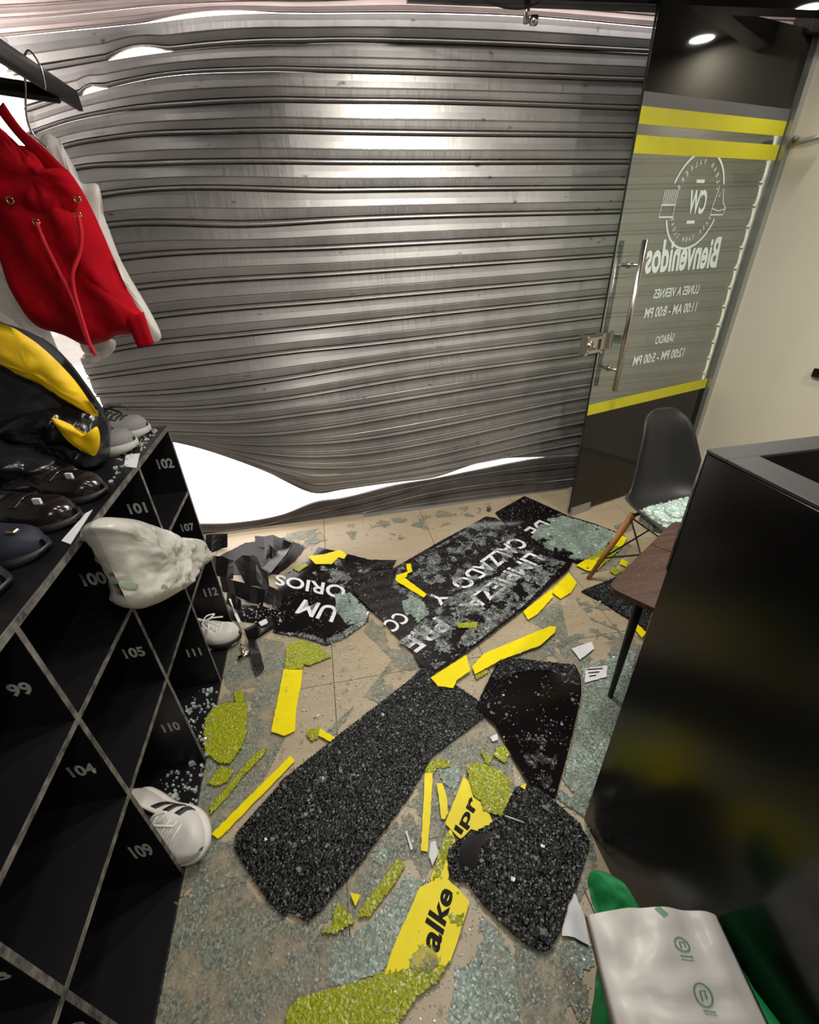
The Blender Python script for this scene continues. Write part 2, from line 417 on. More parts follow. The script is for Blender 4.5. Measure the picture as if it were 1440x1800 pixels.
struct('wall_back', (XL-.12, -3.12, -.01), (XR+.12, -3.0, 2.6), M['wall_grey'])
struct('ceiling', (XL-.12, -3.12, CEIL), (XR+.12, 2.24, CEIL+.1), M['ceiling'])
struct('wall_front', (XL-.6, 2.24, 2.42), (XR+.5, 3.05, 2.75), M['ceiling'])
struct('trim_1', (.45, 2.17, 2.125), (XR, 2.24, CEIL), M['black_panel'])
o = struct('wall_left_jamb', (XL-.5, 2.30, -.02), (XL-.0, 2.42, 2.3), M['facade'])
struct('trim_2', (2.283, 2.37, 0), (XR, 2.425, 2.12), M['alu'])
struct('baseboard_right', (XR-.012, -2.9, 0), (XR, 2.36, .035), mat('grey_skirting', (.35, .33, .30), .5))
o = struct('pavement', (-6, 2.56, -.08), (8, 12, -.01), M['pavement'])

# ------------------------------------------------------------------ roller shutter
ZL = [
 [(-80,-10),(100,-20),(300,-38),(720,-55),(1155,-22)],
 [(-80,18),(100,8),(300,-8),(720,-22),(1155,8)],
 [(-80,40),(100,28),(300,8),(500,2),(720,-2),(845,4),(1155,28)],
 [(-80,75),(0,65),(100,55),(270,38),(350,28),(500,22),(720,22),(900,27),(1155,48)],
 [(-70,150),(85,123),(280,92),(400,80),(500,76),(600,74),(720,76),(850,80),(1140,93)],
 [(-40,225),(60,193),(145,166),(280,135),(450,125),(600,128),(720,131),(850,135),(1133,144)],
 [(5,260),(40,243),(100,220),(200,198),(350,185),(600,181),(720,182),(1126,194)],
 [(15,303),(108,262),(200,245),(400,235),(600,236),(1118,242)],
 [(30,335),(128,300),(250,292),(600,289),(1108,288)],
 [(50,375),(178,347),(600,338),(1102,333)],
 [(68,422),(185,401),(450,399),(600,390),(1095,375)],
 [(85,477),(222,457),(600,438),(1087,413)],
 [(100,528),(253,508),(600,484),(1082,451)],
 [(122,582),(282,559),(600,531),(1073,489)],
 [(140,630),(253,609),(400,594),(600,573),(1067,523)],
 [(155,668),(328,645),(537,619),(600,613),(1062,558)],
 [(165,699),(307,692),(453,676),(600,652),(1050,592)],
 [(170,722),(187,721),(328,720),(453,709),(600,687),(1047,622)],
 [(178,742),(249,742),(412,744),(537,730),(600,722),(1045,650)],
 [(182,757),(299,762),(453,766),(537,759),(600,750),(1040,677)],
 [(182,761),(299,767),(412,780),(516,782),(600,778),(1035,699)],
 [(182,764),(299,770),(412,790),(516,803),(600,802),(1032,722)],
 [(182,766),(299,772),(412,797),(516,820),(600,823),(1028,743)],
 [(182,768),(299,774),(412,802),(500,831),(557,842),(600,840),(1025,763)],
 [(182,770),(299,775),(412,805),(500,837),(557,856),(600,852),(700,838),(1020,780)],
 [(182,772),(299,776),(412,808),(474,832),(557,867),(599,861),(703,847),(750,842),(860,809),(965,803),(1015,801)],
]
ZB = [
 [(300,918),(412,917),(495,903),(557,880),(599,874),(703,849),(750,842),(833,825),(965,802),(1015,799)],
 [(300,931),(420,930),(520,908),(620,888),(760,853),(1015,819)],
 [(300,945),(420,943),(520,926),(620,904),(760,872),(1014,840)],
 [(300,962),(370,956),(484,946),(592,924),(720,902),(850,882),(1013,860)],
]
def dy(x, z):
    s = max(0, -x/1.05)**1.4
    g = max(0, min(1, (z-1.45)/.55)); g = g*g*(3-2*g)
    b = max(0, min(1, (1.25-z)/.6)); b = b*b*(3-2*b)
    c = math.exp(-((x+.25)/.55)**2)
    return .34*s*g - .10*b*c*(1 if z > .02 else 1)*max(0, min(1, z/.35))
def onsh(px, py, bottom=False):
    y = YS; p = None
    for _ in range(25):
        p = at(px, py, 1, y)
        if bottom: break
        y = .5*y+.5*(YS+dy(p.x, p.z))
    return p
XG = np.arange(-1.09, 2.3001, .03)
def zline(L, bottom=False):
    P = [onsh(x, y, bottom) for x, y in L]; xs = [p.x for p in P]; zs = [p.z for p in P]
    # hermite (pchip-like) interpolation
    h = np.diff(xs); d = np.diff(zs)/h; m = np.zeros(len(xs))
    for i in range(1, len(xs)-1): m[i] = (d[i-1]*h[i]+d[i]*h[i-1])/(h[i-1]+h[i])
    m[0] = d[0]; m[-1] = d[-1]
    out = []
    for x in XG:
        if x <= xs[0]: out.append(zs[0]+m[0]*(x-xs[0])*.5); continue
        if x >= xs[-1]: out.append(zs[-1]); continue
        i = int(np.searchsorted(xs, x)-1); t = (x-xs[i])/h[i]
        out.append(zs[i]*(1+2*t)*(1-t)**2+m[i]*h[i]*t*(1-t)**2+zs[i+1]*t*t*(3-2*t)+m[i+1]*h[i]*t*t*(t-1))
    return np.array(out)
G = [zline(l) for l in ZL]; B = [zline(l, True) for l in ZB]
for k in range(1, len(G)): G[k] = np.minimum(G[k], G[k-1]-.0012)
for k in range(1, len(B)): B[k] = np.maximum(np.minimum(B[k], B[k-1]-.002), .001 if k == len(B)-1 else .003*(4-k))
PROF = [(0, -.55), (.035, .05), (.25, .12), (.47, .30), (.50, .02), (.54, .30), (.70, .14), (.79, .0), (.815, -.75), (.85, -.1), (.895, .9), (.94, .95), (.98, .4), (1.0, -.55)]
shut = thing('roller_shutter', 'bent grey steel roller shutter torn open near the floor, filling the shop front', 'shutter', (0, YS, 0))
shut_back = []
def slat(top, bot, y_of, mt, gap=None, prof=PROF):
    vs = []; fs = []; n = len(XG); m = len(prof); xoff = RNG.uniform(-.02, .012)
    for i, x in enumerate(XG):
        zt, zb = top[i], bot[i]; h = zt-zb
        if gap:
            for (g0, g1, gd) in gap:
                if g0 < x < g1: zb = zb+gd*math.sin(PI*(x-g0)/(g1-g0))
        xx = x+(xoff if i == 0 else 0)
        for t, d in prof:
            z = zt+(zb-zt)*t; sc = min(.0165, max(.003, h*.2))
            vs.append((xx, y_of(x, z)-d*sc, z))
    for i in range(n-1):
        for j in range(m-1): fs.append((i*m+j, i*m+j+1, (i+1)*m+j+1, (i+1)*m+j))
    o = mesh('slat', vs, fs, mt); keep(shut, o); return o
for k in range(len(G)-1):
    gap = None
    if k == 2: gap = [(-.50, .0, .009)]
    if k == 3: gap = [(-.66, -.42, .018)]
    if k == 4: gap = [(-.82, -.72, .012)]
    slat(G[k], G[k+1], lambda x, z: YS+dy(x, z), M['steel_glow'] if k < 3 else M['steel'], gap)
PB = [(0, -.3), (.06, .3), (.45, .45), (.5, .1), (.56, .5), (.92, .5), (1.0, -.3)]
for k in range(len(B)-1):
    slat(B[k], B[k+1], lambda x, z: YS-.012, M['steel_dark'], None, PB)
br = thing('door_rail_fitting', 'small chrome fitting with a round end hanging from the black header', 'fitting', (.876, 2.19, 2.07))
tube('stem', [(.872, 2.19, 2.135), (.872, 2.19, 2.072)], .011, M['chrome'], br)
tube('round_end', [(.882, 2.17, 2.074), (.904, 2.17, 2.074)], .014, M['chrome'], br, n=16)
tag(tube('cable', smoothpts([at(770, -8, 1, 2.16), at(818, 6, 1, 2.16), at(832, -6, 1, 2.16), at(860, 4, 1, 2.16), at(890, 14, 1, 2.16), at(925, 14, 1, 2.16), at(950, 2, 1, 2.16)], 6), .0028, M['black_rub'], n=6), 'thin black cable looping under the header by the chrome fitting', 'cable')
tag(prism('floor_rail', [(640,902),(1000,853),(1000,860),(640,910)], 0, .006, M['alu']), 'worn metal threshold strip on the tiles along the shutter foot', 'threshold')
st = thing('floor_stop', 'small grey metal floor stop standing on the threshold strip', 'stop', F(860, 890))
tube('stud', [F(860, 893, .0), F(860, 893, .022)], .011, M['steel_dark'], st, n=12); tube('cap', [F(860, 893, .022), F(860, 893, .030)], .014, M['steel_dark'], st, n=12)

# ------------------------------------------------------------------ glass door
D0 = Vector((1.3455, 2.139, 0)); D1 = Vector((2.275, 2.405, 0)); DD = (D1-D0); DL = DD.length; DD.normalize(); DN = Vector((DD.y, -DD.x, 0))   # DN faces the room
DH = 2.14
def dpt(u, z, off=0.0): return D0+DD*u+Vector((0, 0, z))+DN*off
def dpx(x, y):
    d = ray(x, y); t = (D0-CO).dot(DN)/d.dot(DN); p = CO+d*t; return (p-D0).dot(DD), p.z
door = thing('glass_door', 'ajar glass door with black film, yellow bands and mirrored white opening hours', 'door', tuple(D0))
def dplate(name, u0, u1, z0, z1, off, th, m, bev=0):
    bm = bmesh.new(); vs = bx(bm, (0, 0, 0), (1, 1, 1))
    for v in vs:
        u = u0 if v.co.x < 0 else u1; z = z0 if v.co.z < 0 else z1; o = off if v.co.y < 0 else off+th
        v.co = dpt(u, z, o)
    if bev: bmesh.ops.bevel(bm, geom=bm.edges[:], offset=bev, segments=2, affect='EDGES')
    bmesh.ops.recalc_face_normals(bm, faces=bm.faces)
    return keep(door, frombm(name, bm, m))
zt0 = 1.84; zb0 = .67
dplate('glass_pane', 0, DL, .012, DH, -.005, .010, M['door_glass'])
dplate('black_film', 0.001, DL-.001, 1.885, DH, .006, .0008, M['black_panel'])
dplate('lower_black_film', 0.001, DL-.001, .014, .615, .006, .0008, M['black_panel'])
dplate('frosted_band', 0.001, DL-.001, 1.843, 1.885, .006, .0006, mat('grey_frosted_film', (.10, .10, .105), .4))
dplate('yellow_band', 0.001, DL-.001, 1.79, 1.843, .006, .0008, M['band'])
dplate('yellow_band', 0.001, DL-.001, 1.70, 1.757, .006, .0008, M['band'])
dplate('yellow_band', 0.001, DL-.001, .615, .672, .006, .0008, M['band'])
dplate('glass_edge', -.0015, 0, .012, DH, -.005, .010, M['glass_edge'])
# handle
u1, zz1 = dpx(1133, 420); u2, zz2 = dpx(1082, 685)
hu = .098
ph = tube('pull_handle', [dpt(hu, 1.40, .068), dpt(hu, .745, .068)], .0125, M['chrome'], door, n=16)
for hz in (1.304, .845):
    tube('standoff', [dpt(hu, hz, -.03), dpt(hu, hz, .068)], .008, M['chrome'], None, n=12).parent = ph
    tube('rosette', [dpt(hu, hz, .006), dpt(hu, hz, .014)], .014, M['chrome'], None, n=16).parent = ph
# lock in the leading edge
_, lz = dpx(1040, 605)
dplate('lock_plate', 0.0, .075, lz-.028, lz+.045, -.014, .030, M['chrome'], .003)
lb = dplate('lock_body', -.10, -.004, lz-.035, lz+.035, -.012, .030, M['chrome'], .010)
tube('lock_cylinder', [dpt(-.085, lz, .018), dpt(-.085, lz, .032)], .020, M['chrome'], None, n=18).parent = lb
tube('lock_cylinder', [dpt(-.052, lz-.012, .018), dpt(-.052, lz-.012, .027)], .009, M['chrome'], None, n=14).parent = lb
dplate('bottom_patch_fitting', 0.0, .15, .004, .05, -.016, .034, M['alu'], .002)
# printed text (reads from the street, so it is mirrored from inside)
def dq(u0, u1, z0, z1, off=.0065): return [dpt(u0, z0, off), dpt(u1, z0, off), dpt(u1, z1, off), dpt(u0, z1, off)]
def dtext(s, x0, y0, x1, y1, off=.012, shear=0, name='lettering'):
    """box in door coordinates from picture corners: (x0,y0) lower left, (x1,y1) upper right"""
    a = dpx(x0, y0); b = dpx(x1, y1)
    return textquad(name, s, dq(a[0], b[0], a[1], b[1]), M['frost'], door, off, True, shear)
dtext('LUNES A VIERNES', 1146, 525, 1229, 500, .018)
dtext('11:00 AM - 8:00 PM', 1130, 560, 1225, 530, .018)
dtext('SÁBADO', 1149, 605, 1186, 582, .018)
dtext('12:00 PM - 5:00 PM', 1110, 643, 1203, 610, .018)
dtext('Bienvenidos', 1128, 482, 1272, 416, .03, .25)
LC = dpx(1222, 352); 
dtext('CW', 1203, 377, 1245, 334, .03, .2, 'logo_initials')
def strip(name, pts, w, closed=False, m=None):
    vs = []; fs = []; n = len(pts)
    for i, p in enumerate(pts):
        a = Vector(pts[(i-1) % n if closed else max(i-1, 0)]); b = Vector(pts[(i+1) % n if closed else min(i+1, n-1)]); t = (b-a).normalized(); nn = Vector((-t.y, t.x))*w/2
        for s in (-1, 1): q = Vector(p)+nn*s; vs.append(dpt(q.x, q.y, .0066))
    for i in range(n if closed else n-1): j = (i+1) % n; fs.append((2*i, 2*i+1, 2*j+1, 2*j))
    return keep(door, mesh(name, vs, fs, m or M['frost']))
def dV(x, y): u, z = dpx(x, y); return Vector((u, z))
top = dV(1243, 266); bot = dV(1200, 437); lft = dV(1178, 385); rgt = dV(1268, 330)
cc = Vector(((top.x+bot.x)/2, (top.y+bot.y)/2)); R = (top.y-bot.y)/2
def arc(a0, a1, r=1.0, n=40): return [cc+Vector((math.cos(a), math.sin(a)))*R*r for a in [a0+(a1-a0)*i/n for i in range(n+1)]]
strip('logo_ring', arc(.12*PI, .88*PI), .009); strip('logo_ring', arc(1.12*PI, 1.88*PI), .009)
def arctext(s, a0, a1, r, h, flip):
    for i, ch in enumerate(s):
        if ch == ' ': continue
        a = a0+(a1-a0)*i/(len(s)-1); p = cc+Vector((math.cos(a), math.sin(a)))*R*r
        rad = Vector((math.cos(a), math.sin(a))); rad = rad if not flip else -rad; tn = Vector((-rad.y, rad.x)); w = h*.6
        # mirrored glyphs
        q = [p-rad*h/2-tn*w/2, p-rad*h/2+tn*w/2, p+rad*h/2+tn*w/2, p+rad*h/2-tn*w/2]
        textquad('logo_letter', ch, [dpt(v.x, v.y, .0066) for v in q], M['frost'], door, .01)
arctext('CLEAN WALKERS', .12*PI, .88*PI, .80, .020, False)
arctext('WASH THEM CLEAN', 1.86*PI, 1.14*PI, .80, .018, True)
for s in (1, -1): c = cc+Vector((0, s*R*.42)); strip('logo_bar', [c-Vector((.028, 0)), c+Vector((.028, 0))], .012)
bc = cc+Vector((-R*.98, -.005))
strip('logo_brush', [bc+Vector(v) for v in ((-.045, -.05), (.045, -.05), (.045, -.005), (-.045, -.005))], .006, True)
for i in range(8): strip('logo_bristle', [bc+Vector((-.042+i*.012, -.003)), bc+Vector((-.040+i*.012, .05))], .004)
sc_ = cc+Vector((R*.98, 0))
strip('logo_shoe', [sc_+Vector(v) for v in ((-.05, -.05), (.045, -.05), (.052, -.025), (.02, .0), (.0, .05), (-.02, .02), (-.035, .05), (-.045, 0))], .005, True)
strip('logo_shoe_line', [sc_+Vector(v) for v in ((-.048, -.025), (0, -.035), (.05, -.028))], .004)

# ------------------------------------------------------------------ downlights
for i, (x, y, w) in enumerate(LAMPS):
    lab = ['white recessed downlight in the black ceiling over the lockers', 'white recessed downlight in the ceiling over the fallen lettering', 'downlight over the aisle between lockers and counter', 'downlight over the reception counter', 'downlight at the back of the aisle', 'downlight at the back behind the counter', 'downlight over the right-hand wall side', 'downlight nearest the steel shutter', 'downlight in the corner between the glass door and the cream wall'][i]
    d = thing('ceiling_light', lab, 'light', (x, y, CEIL), 'recessed downlights')
    tube('diffuser', [(x, y, CEIL-.001), (x, y, CEIL-.003)], .048, M['lamp'], d, n=24)
    tube('ring', [(x, y, CEIL), (x, y, CEIL-.0025)], .056, M['lamp_ring'], d, n=24)
    ld = bpy.data.lights.new('lamp', 'AREA'); ld.shape = 'DISK'; ld.size = .10; ld.energy = w; ld.color = (1.0, .95, .87); ld.spread = PI*.95
    lo = bpy.data.objects.new('lamp_light', ld); C.objects.link(lo); lo.location = (x, y, CEIL-.006); keep(d, lo)

# ------------------------------------------------------------------ locker cabinet (open cubbies)
XC = -.544; XB = -1.02; HC = .9275; TH = .016
zs = [HC, .676, .408, .012]
ys = [1.611-.3214*i for i in range(0, 7)]
cab = thing('cubby_cabinet', 'black open-fronted shoe cabinet with grey numbered compartments along the left wall', 'cabinet', ((XC+XB)/2, .65, 0))
box('top_panel', (XB, ys[-1]-.01, HC-TH), (XC, ys[0]+.01, HC), M['cab'], cab, .001)
box('back_panel', (XB-.012, ys[-1]-.01, 0), (XB, ys[0]+.01, HC), M['cab'], cab)
box('bottom_panel', (XB, ys[-1]-.01, 0), (XC, ys[0]+.01, .014), M['cab'], cab)
box('edge_band', (XC, ys[-1]-.01, HC-TH), (XC+.001, ys[0]+.01, HC-.001), M['cab_edge'], cab)
for i, y in enumerate(ys):
    box('divider', (XB, y-.001, .014), (XC-.0005, y+.011, HC-TH), M['cab'], cab)
    box('edge_band', (XC-.0005, y-.001, .014), (XC+.0006, y+.011, HC-TH), M['cab_edge'], cab)
for r in (1, 2):
    box('shelf', (XB, ys[-1], zs[r]-.006), (XC-.001, ys[0], zs[r]+.006), M['cab'], cab)
    box('edge_band', (XC-.001, ys[-1], zs[r]-.006), (XC+.0003, ys[0], zs[r]+.006), M['cab_edge'], cab)
nums = {(0, 0): '102', (1, 0): '101', (2, 0): '100', (3, 0): '99', (0, 1): '107', (1, 1): '106', (2, 1): '105', (3, 1): '104', (4, 0): '98', (4, 1): '103',
        (0, 2): '112', (1, 2): '111', (2, 2): '110', (3, 2): '109', (4, 2): '108'}
npx = {(0, 0): (276,806,305,824), (1, 0): (225,884,258,903), (2, 0): (142,1006,187,1029), (3, 0): (12,1200,58,1224), (0, 1): (318,920,342,934), (2, 1): (216,1138,255,1156),
       (3, 1): (118,1344,170,1364), (0, 2): (358,1033,383,1048), (1, 2): (328,1140,354,1154), (2, 2): (284,1270,317,1286), (3, 2): (228,1484,270,1508)}
for (c, r), s in nums.items():
    y = ys[c]-.0016
    if (c, r) in npx:
        a = npx[(c, r)]; p = at(a[0], (a[1]+a[3])/2, 1, y); q = at(a[2], (a[1]+a[3])/2, 1, y)
        z = (p.z+q.z)/2; h = at((a[0]+a[2])/2, a[1], 1, y).z-at((a[0]+a[2])/2, a[3], 1, y).z
        x0, x1 = p.x, q.x
    else: x0, x1, z, h = -.62, -.56, zs[r]-.13, .03
    textquad('number', s, [(x0, y, z-h/2), (x1, y, z-h/2), (x1, y, z+h/2), (x0, y, z+h/2)], M['number'], cab, .035)
# paper labels on top
for px_, lab in (([(218,820),(240,823),(246,797),(222,800)], 'white paper label stuck on the cabinet top near the grey sneakers'), ([(108,951),(124,957),(163,896),(150,903)], 'long white paper label on the cabinet top beside the navy shoes')):
    tag(prism('paper_label', px_, HC+.0002, .0008, M['paper']), lab, 'label', 'paper labels on the cabinet top')

# ------------------------------------------------------------------ shoes
def shoe(name, label, loc, rz, L=.29, W=.105, H=.105, up=None, sole=None, lace=None, kind='sneaker', group=None, pitch=0.0, roll=0.0, toecap=None):
    t = thing(name, label, 'shoe', loc, group); t.rotation_euler = (roll, pitch, rz)
    def hw(u): # half width along the length, 0 heel .. 1 toe
        return W/2*(.62+.12*math.sin(PI*min(1, u*2.2))+.40*math.exp(-((u-.70)/.24)**2))*math.sqrt(max(0, 1-max(0, (u-.80)/.2)**2.2))*math.sqrt(max(0, 1-max(0, (.10-u)/.10)**2))
    n = 30; US = [.004+.992*(1-math.cos(PI*i/n))/2 for i in range(n+1)]
    sh = .022 if kind == 'sneaker' else .014
    vs = []; fs = []
    sect = [(-1, 0), (-1.04, .35), (-1, .7), (-.8, 1)]
    def h(u):
        if kind == 'loafer': b = .75-.10*math.sin(PI*u)
        else: b = .95
        return H*(b-(b-.42)*max(0, min(1, (u-.30)/.42))**.8)*(1-.55*max(0, (u-.86)/.14)**2)*(1-.04*math.exp(-((u-.2)/.12)**2))
    for u in US:
        w = hw(u); hh = h(u); x = (u-.5)*L
        op = max(0, min(1, (.50-u)/.06))*max(0, min(1, (u-.025)/.05)); d = hh*.78*op
        y8 = [(-1.0*w, sh), (-1.05*w, sh+hh*.3), (-.96*w, sh+hh*.62), (-.72*w, sh+hh*(.88)), (-.58*w, sh+hh*1.0), (-.46*w, sh+hh*1.02-d*.25), (-.42*w, sh+hh*1.03-d), (0, sh+hh*1.05-d)]
        full = y8+[(-a, b) for a, b in y8[:-1][::-1]]
        for a, b in full: vs.append((x, a, b))
    m = 15
    for i in range(n):
        for j in range(m-1): fs.append((i*m+j, (i+1)*m+j, (i+1)*m+j+1, i*m+j+1))
    fs += [tuple(range(m))[::-1], tuple(range(n*m, n*m+m))]
    o = mesh('upper', vs, fs, [up, M['lining']], t, True)
    for fi, pl in enumerate(o.data.polygons):
        if fi % (m-1) in (5, 6, 7, 8) and fi < n*(m-1) and US[fi//(m-1)] < .485: pl.material_index = 1
    vs = []; fs = []
    for u in US:
        w = hw(u)*1.07+.002; x = (u-.5)*L*1.03; sp = .012*max(0, (u-.8)/.2)**2
        for a, b in ((-w, sp), (-w*1.02, sh*.6), (-w*.97, sh+.006), (w*.97, sh+.006), (w*1.02, sh*.6), (w, sp)): vs.append((x, a, b))
    for i in range(n):
        for j in range(6): k = (j+1) % 6; fs.append((i*6+j, (i+1)*6+j, (i+1)*6+k, i*6+k))
    fs += [tuple(range(6)), tuple(range(n*6, n*6+6))[::-1]]
    mesh('sole', vs, fs, sole, t, True)
    def top(u, v):  # point just above the upper's surface
        w = hw(u); hh = h(u); return Vector(((u-.5)*L, v*.6*w, sh+hh*(1.07-.10*abs(v)**2)))
    if lace:
        for i in range(5):
            u = .52+.055*i
            tube('lace', smoothpts([top(u, -1)+Vector((0, 0, -.004)), top(u+.01, -.4)+Vector((0, 0, .003)), top(u+.012, .4)+Vector((0, 0, .003)), top(u+.0, 1)+Vector((0, 0, -.004))], 4), .0036, lace, n=6).parent = t
        for s in (-1, 1):
            b = top(.5, 0); tube('lace_loop', smoothpts([b, b+Vector((.01, s*.025, .012)), b+Vector((.035, s*.045, .004)), b+Vector((.03, s*.02, .008)), b], 5), .0033, lace, n=6).parent = t
            tube('lace_end', smoothpts([b, b+Vector((.03, s*.01, .012)), b+Vector((.075, s*.028, .0))], 5), .0033, lace, n=6).parent = t
    if toecap:
        vs = []; fs = []; us = [.84+.155*i/8 for i in range(9)]
        for u in us:
            w = hw(u)*1.03; hh = h(u)*1.03
            for k in range(9):
                a = PI*k/8; vs.append(((u-.5)*L*1.01, -w*math.cos(a)*1.02, sh+max(0, hh*1.03*math.sin(a)**.6)))
        for i in range(8):
            for k in range(8): fs.append((i*9+k, (i+1)*9+k, (i+1)*9+k+1, i*9+k+1))
        mesh('toe_cap', vs, fs, toecap, t, True)
    t['h'] = 0; del t['h']
    return t, hw, h, top
# striped white shoe half out of its compartment
t, hw, h, top = shoe('sneaker', 'white shoe with three black side stripes in the bottom compartment numbered 110', (-.590, .770, .046), -.66, L=.295, W=.12, H=.10, roll=.5, up=M['shoe_white'], sole=M['shoe_sole'], lace=M['lace'], toecap=None)
PY = [(0, 1.0), (.3, 1.05), (.62, .96), (.88, .72)]
for u in (.44, .55, .66):
    rails = []
    for q in range(7):
        f = q/6; zf = .02+.86*f; ua = u+.05*(1-f)-.03; hh = h(ua+.02)
        yy = np.interp(zf, [a_ for a_, _ in PY], [b_ for _, b_ in PY])
        rails.append(((ua-.5)*.295, yy*hw(ua)+.0025, .022+zf*h(ua)+.001, (ua+.055-.5)*.295, yy*hw(ua+.055)+.0025, .022+zf*h(ua+.055)+.001))
    sheet('stripe', rails, M['black_rub'], None, .0015, 3, True).parent = t
tube('heel_notch', [(.105, .02, .004), (.105, .05, .004)], .006, M['black_rub']).parent = t
t, *_ = shoe('sneaker', 'white lace-up shoe on a thick black sole poking out of the compartment numbered 112', (-.625, 1.525, .018), -.12, L=.27, W=.11, H=.115, up=M['shoe_white'], sole=M['black_rub'], lace=M['lace'])
vs = []
b = .0
tube('foxing_line', smoothpts([(-.02, -.052, .006), (.06, -.058, .006), (.115, -.04, .008), (.135, 0, .012), (.115, .04, .008), (.06, .058, .006)], 6), .0028, M['shoe_sole'], n=6).parent = t
# pair of grey trainers on the cabinet top
for (x, y, rz, lab) in ((-.70, 1.555, -.08, 'grey knit running shoe on the cabinet top, the one nearer the shutter'), (-.70, 1.43, -.12, 'grey knit running shoe on the cabinet top, the one nearer the paper label')):
    t, hw, h, top = shoe('running_shoe', lab, (x, y, HC), rz, L=.25, W=.105, H=.085, up=M['shoe_grey'], sole=M['shoe_line'], lace=M['black_rub'], group='grey running shoes on the cabinet top')
    for us in ((.70, .78), (.80, .86)):
        pts = [((us[0]+.06*math.cos(a)-.5)*.25, hw(us[0])*1.02*math.sin(a), .022+h(us[0])*(.35+.62*math.cos(a)**2)) for a in [(-1+2*i/12)*1.35 for i in range(13)]]
        tube('piping', pts, .002, M['shoe_line'], n=6).parent = t
    for i in range(6): tube('outsole_lug', [((-.1+.04*i), -.052, .003), ((-.085+.04*i), -.052, .003)], .004, M['black_rub'], n=6).parent = t
# black loafers with buckle
for (x, y, rz, lab) in ((-.685, 1.135, -.30, 'glossy black loafer on the cabinet top, the one nearer the small paper label'), (-.70, 1.005, -.22, 'glossy black loafer on the cabinet top with a pale metal tab at its toe side'),):
    t, hw, h, top = shoe('loafer', lab, (x, y, HC), rz, L=.27, W=.10, H=.10, up=M['leather_blk'], sole=M['black_rub'], kind='loafer', group='black loafers on the cabinet top')
    sheet('strap', [(*top(.60, -1.2), *top(.66, -1.2)), (*(top(.60, 0)+Vector((0, 0, .003))), *(top(.66, 0)+Vector((0, 0, .003)))), (*top(.60, 1.2), *top(.66, 1.2))], M['leather_blk'], None, .003, 4, True).parent = t
    p = top(.80, -.6); q = box('metal_tab', (p.x-.008, p.y-.003, p.z-.004), (p.x+.008, p.y+.003, p.z+.012), M['paper']); q.parent = t
for (x, y, rz, lab) in ((-.70, .875, -.18, 'navy suede shoe with gold buckle on the cabinet top beside the long paper label'), (-.715, .755, -.12, 'navy suede shoe with gold buckle nearest the picture edge on the cabinet top')):
    t, hw, h, top = shoe('buckled_shoe', lab, (x, y, HC), rz, L=.25, W=.10, H=.10, up=M['suede_navy'], sole=M['black_rub'], kind='loafer', group='navy shoes on the cabinet top')
    p = top(.86, -.4); q = box('buckle', (p.x-.009, p.y-.006, p.z-.002), (p.x+.009, p.y+.008, p.z+.006), M['gold'], None, .002); q.parent = t
    p = top(.62, .5); q = box('buckle', (p.x-.005, p.y-.004, p.z-.002), (p.x+.005, p.y+.004, p.z+.006), M['gold'], None, .001); q.parent = t

# ------------------------------------------------------------------ garment rail, hanger, bags on the left
rail = thing('garment_rail', 'black flat steel garment rail on a wall bracket at the upper left', 'rail', (-.62, 1.2, 1.825))
sheet('bar', [(-.62, .2, 1.845, -.62, .2, 1.80), (-.62, 2.0, 1.845, -.62, 2.0, 1.80)], M['rubber'], rail, .012, 1, True)
sheet('bracket_arm', [(-1.16, 1.30, 1.80, -1.16, 1.30, 1.765), (-.625, 1.86, 1.825, -.625, 1.86, 1.79)], M['rubber'], rail, .01, 1, True)
box('wall_plate', (-1.16, 1.22, 1.72), (-1.152, 1.36, 1.86), M['rubber'], rail)
bag = thing('drawstring_backpack', 'red canvas drawstring backpack hanging from the garment rail', 'bag', (-.66, 1.72, 1.12))
pillow('body', [(-60,225),(-20,232),(20,252),(62,262),(100,296),(118,298),(150,345),(185,420),(215,490),(245,548),(258,565),(240,585),(205,590),(186,600),(150,606),(110,588),(60,570),(20,510),(-20,400),(-60,300)], 1, 1.70, .055, M['red'], bag, rings=12, wr=.010, wsc=9, seed=3, fold=lambda p: .008*math.sin(p.x*55+p.z*12))
pillow('gathered_neck', [(-30,215),(0,225),(40,262),(70,295),(110,297),(140,330),(132,370),(90,385),(40,378),(-30,340)], 1, 1.652, .014, M['red'], bag, rings=6, wr=.012, wsc=20, seed=8)
sheet('shoulder_strap', [(*at(-6,195,1,1.70), *at(6,180,1,1.70)), (*at(25,235,1,1.69), *at(38,225,1,1.69)), (*at(62,275,1,1.68), *at(80,262,1,1.68)), (*at(95,310,1,1.66), *at(118,300,1,1.66))], M['red'], bag, .004, 4, True)
sheet('side_tab', [(*at(222,560,1,1.66), *at(252,548,1,1.66)), (*at(240,605,1,1.65), *at(266,590,1,1.65)), (*at(248,612,1,1.65), *at(272,603,1,1.65))], M['red'], bag, .005, 4, True)
for P in ([(64,390),(80,430),(105,480),(125,520),(140,560),(152,595),(162,612),(168,625)], [(137,378),(143,410),(140,445),(128,480),(130,510),(138,540),(150,580),(163,620)]):
    tube('cord', smoothpts([at(x, y, 1, 1.625-.01*(i > 2)) for i, (x, y) in enumerate(P)], 5), .0055, M['red_cord'], bag, n=8)
    e = at(P[0][0], P[0][1], 1, 1.628)
    tube('eyelet', [e+Vector((.008*math.cos(a), -.001, .008*math.sin(a))) for a in [2*PI*i/12 for i in range(13)]], .0022, M['gold'], bag, n=6)
for (x, y) in ((18, 352), (196, 350)):
    e = at(min(x, 136), y, 1, 1.632); tube('eyelet', [e+Vector((.008*math.cos(a), -.001, .008*math.sin(a))) for a in [2*PI*i/12 for i in range(13)]], .0022, M['gold'], bag, n=6)
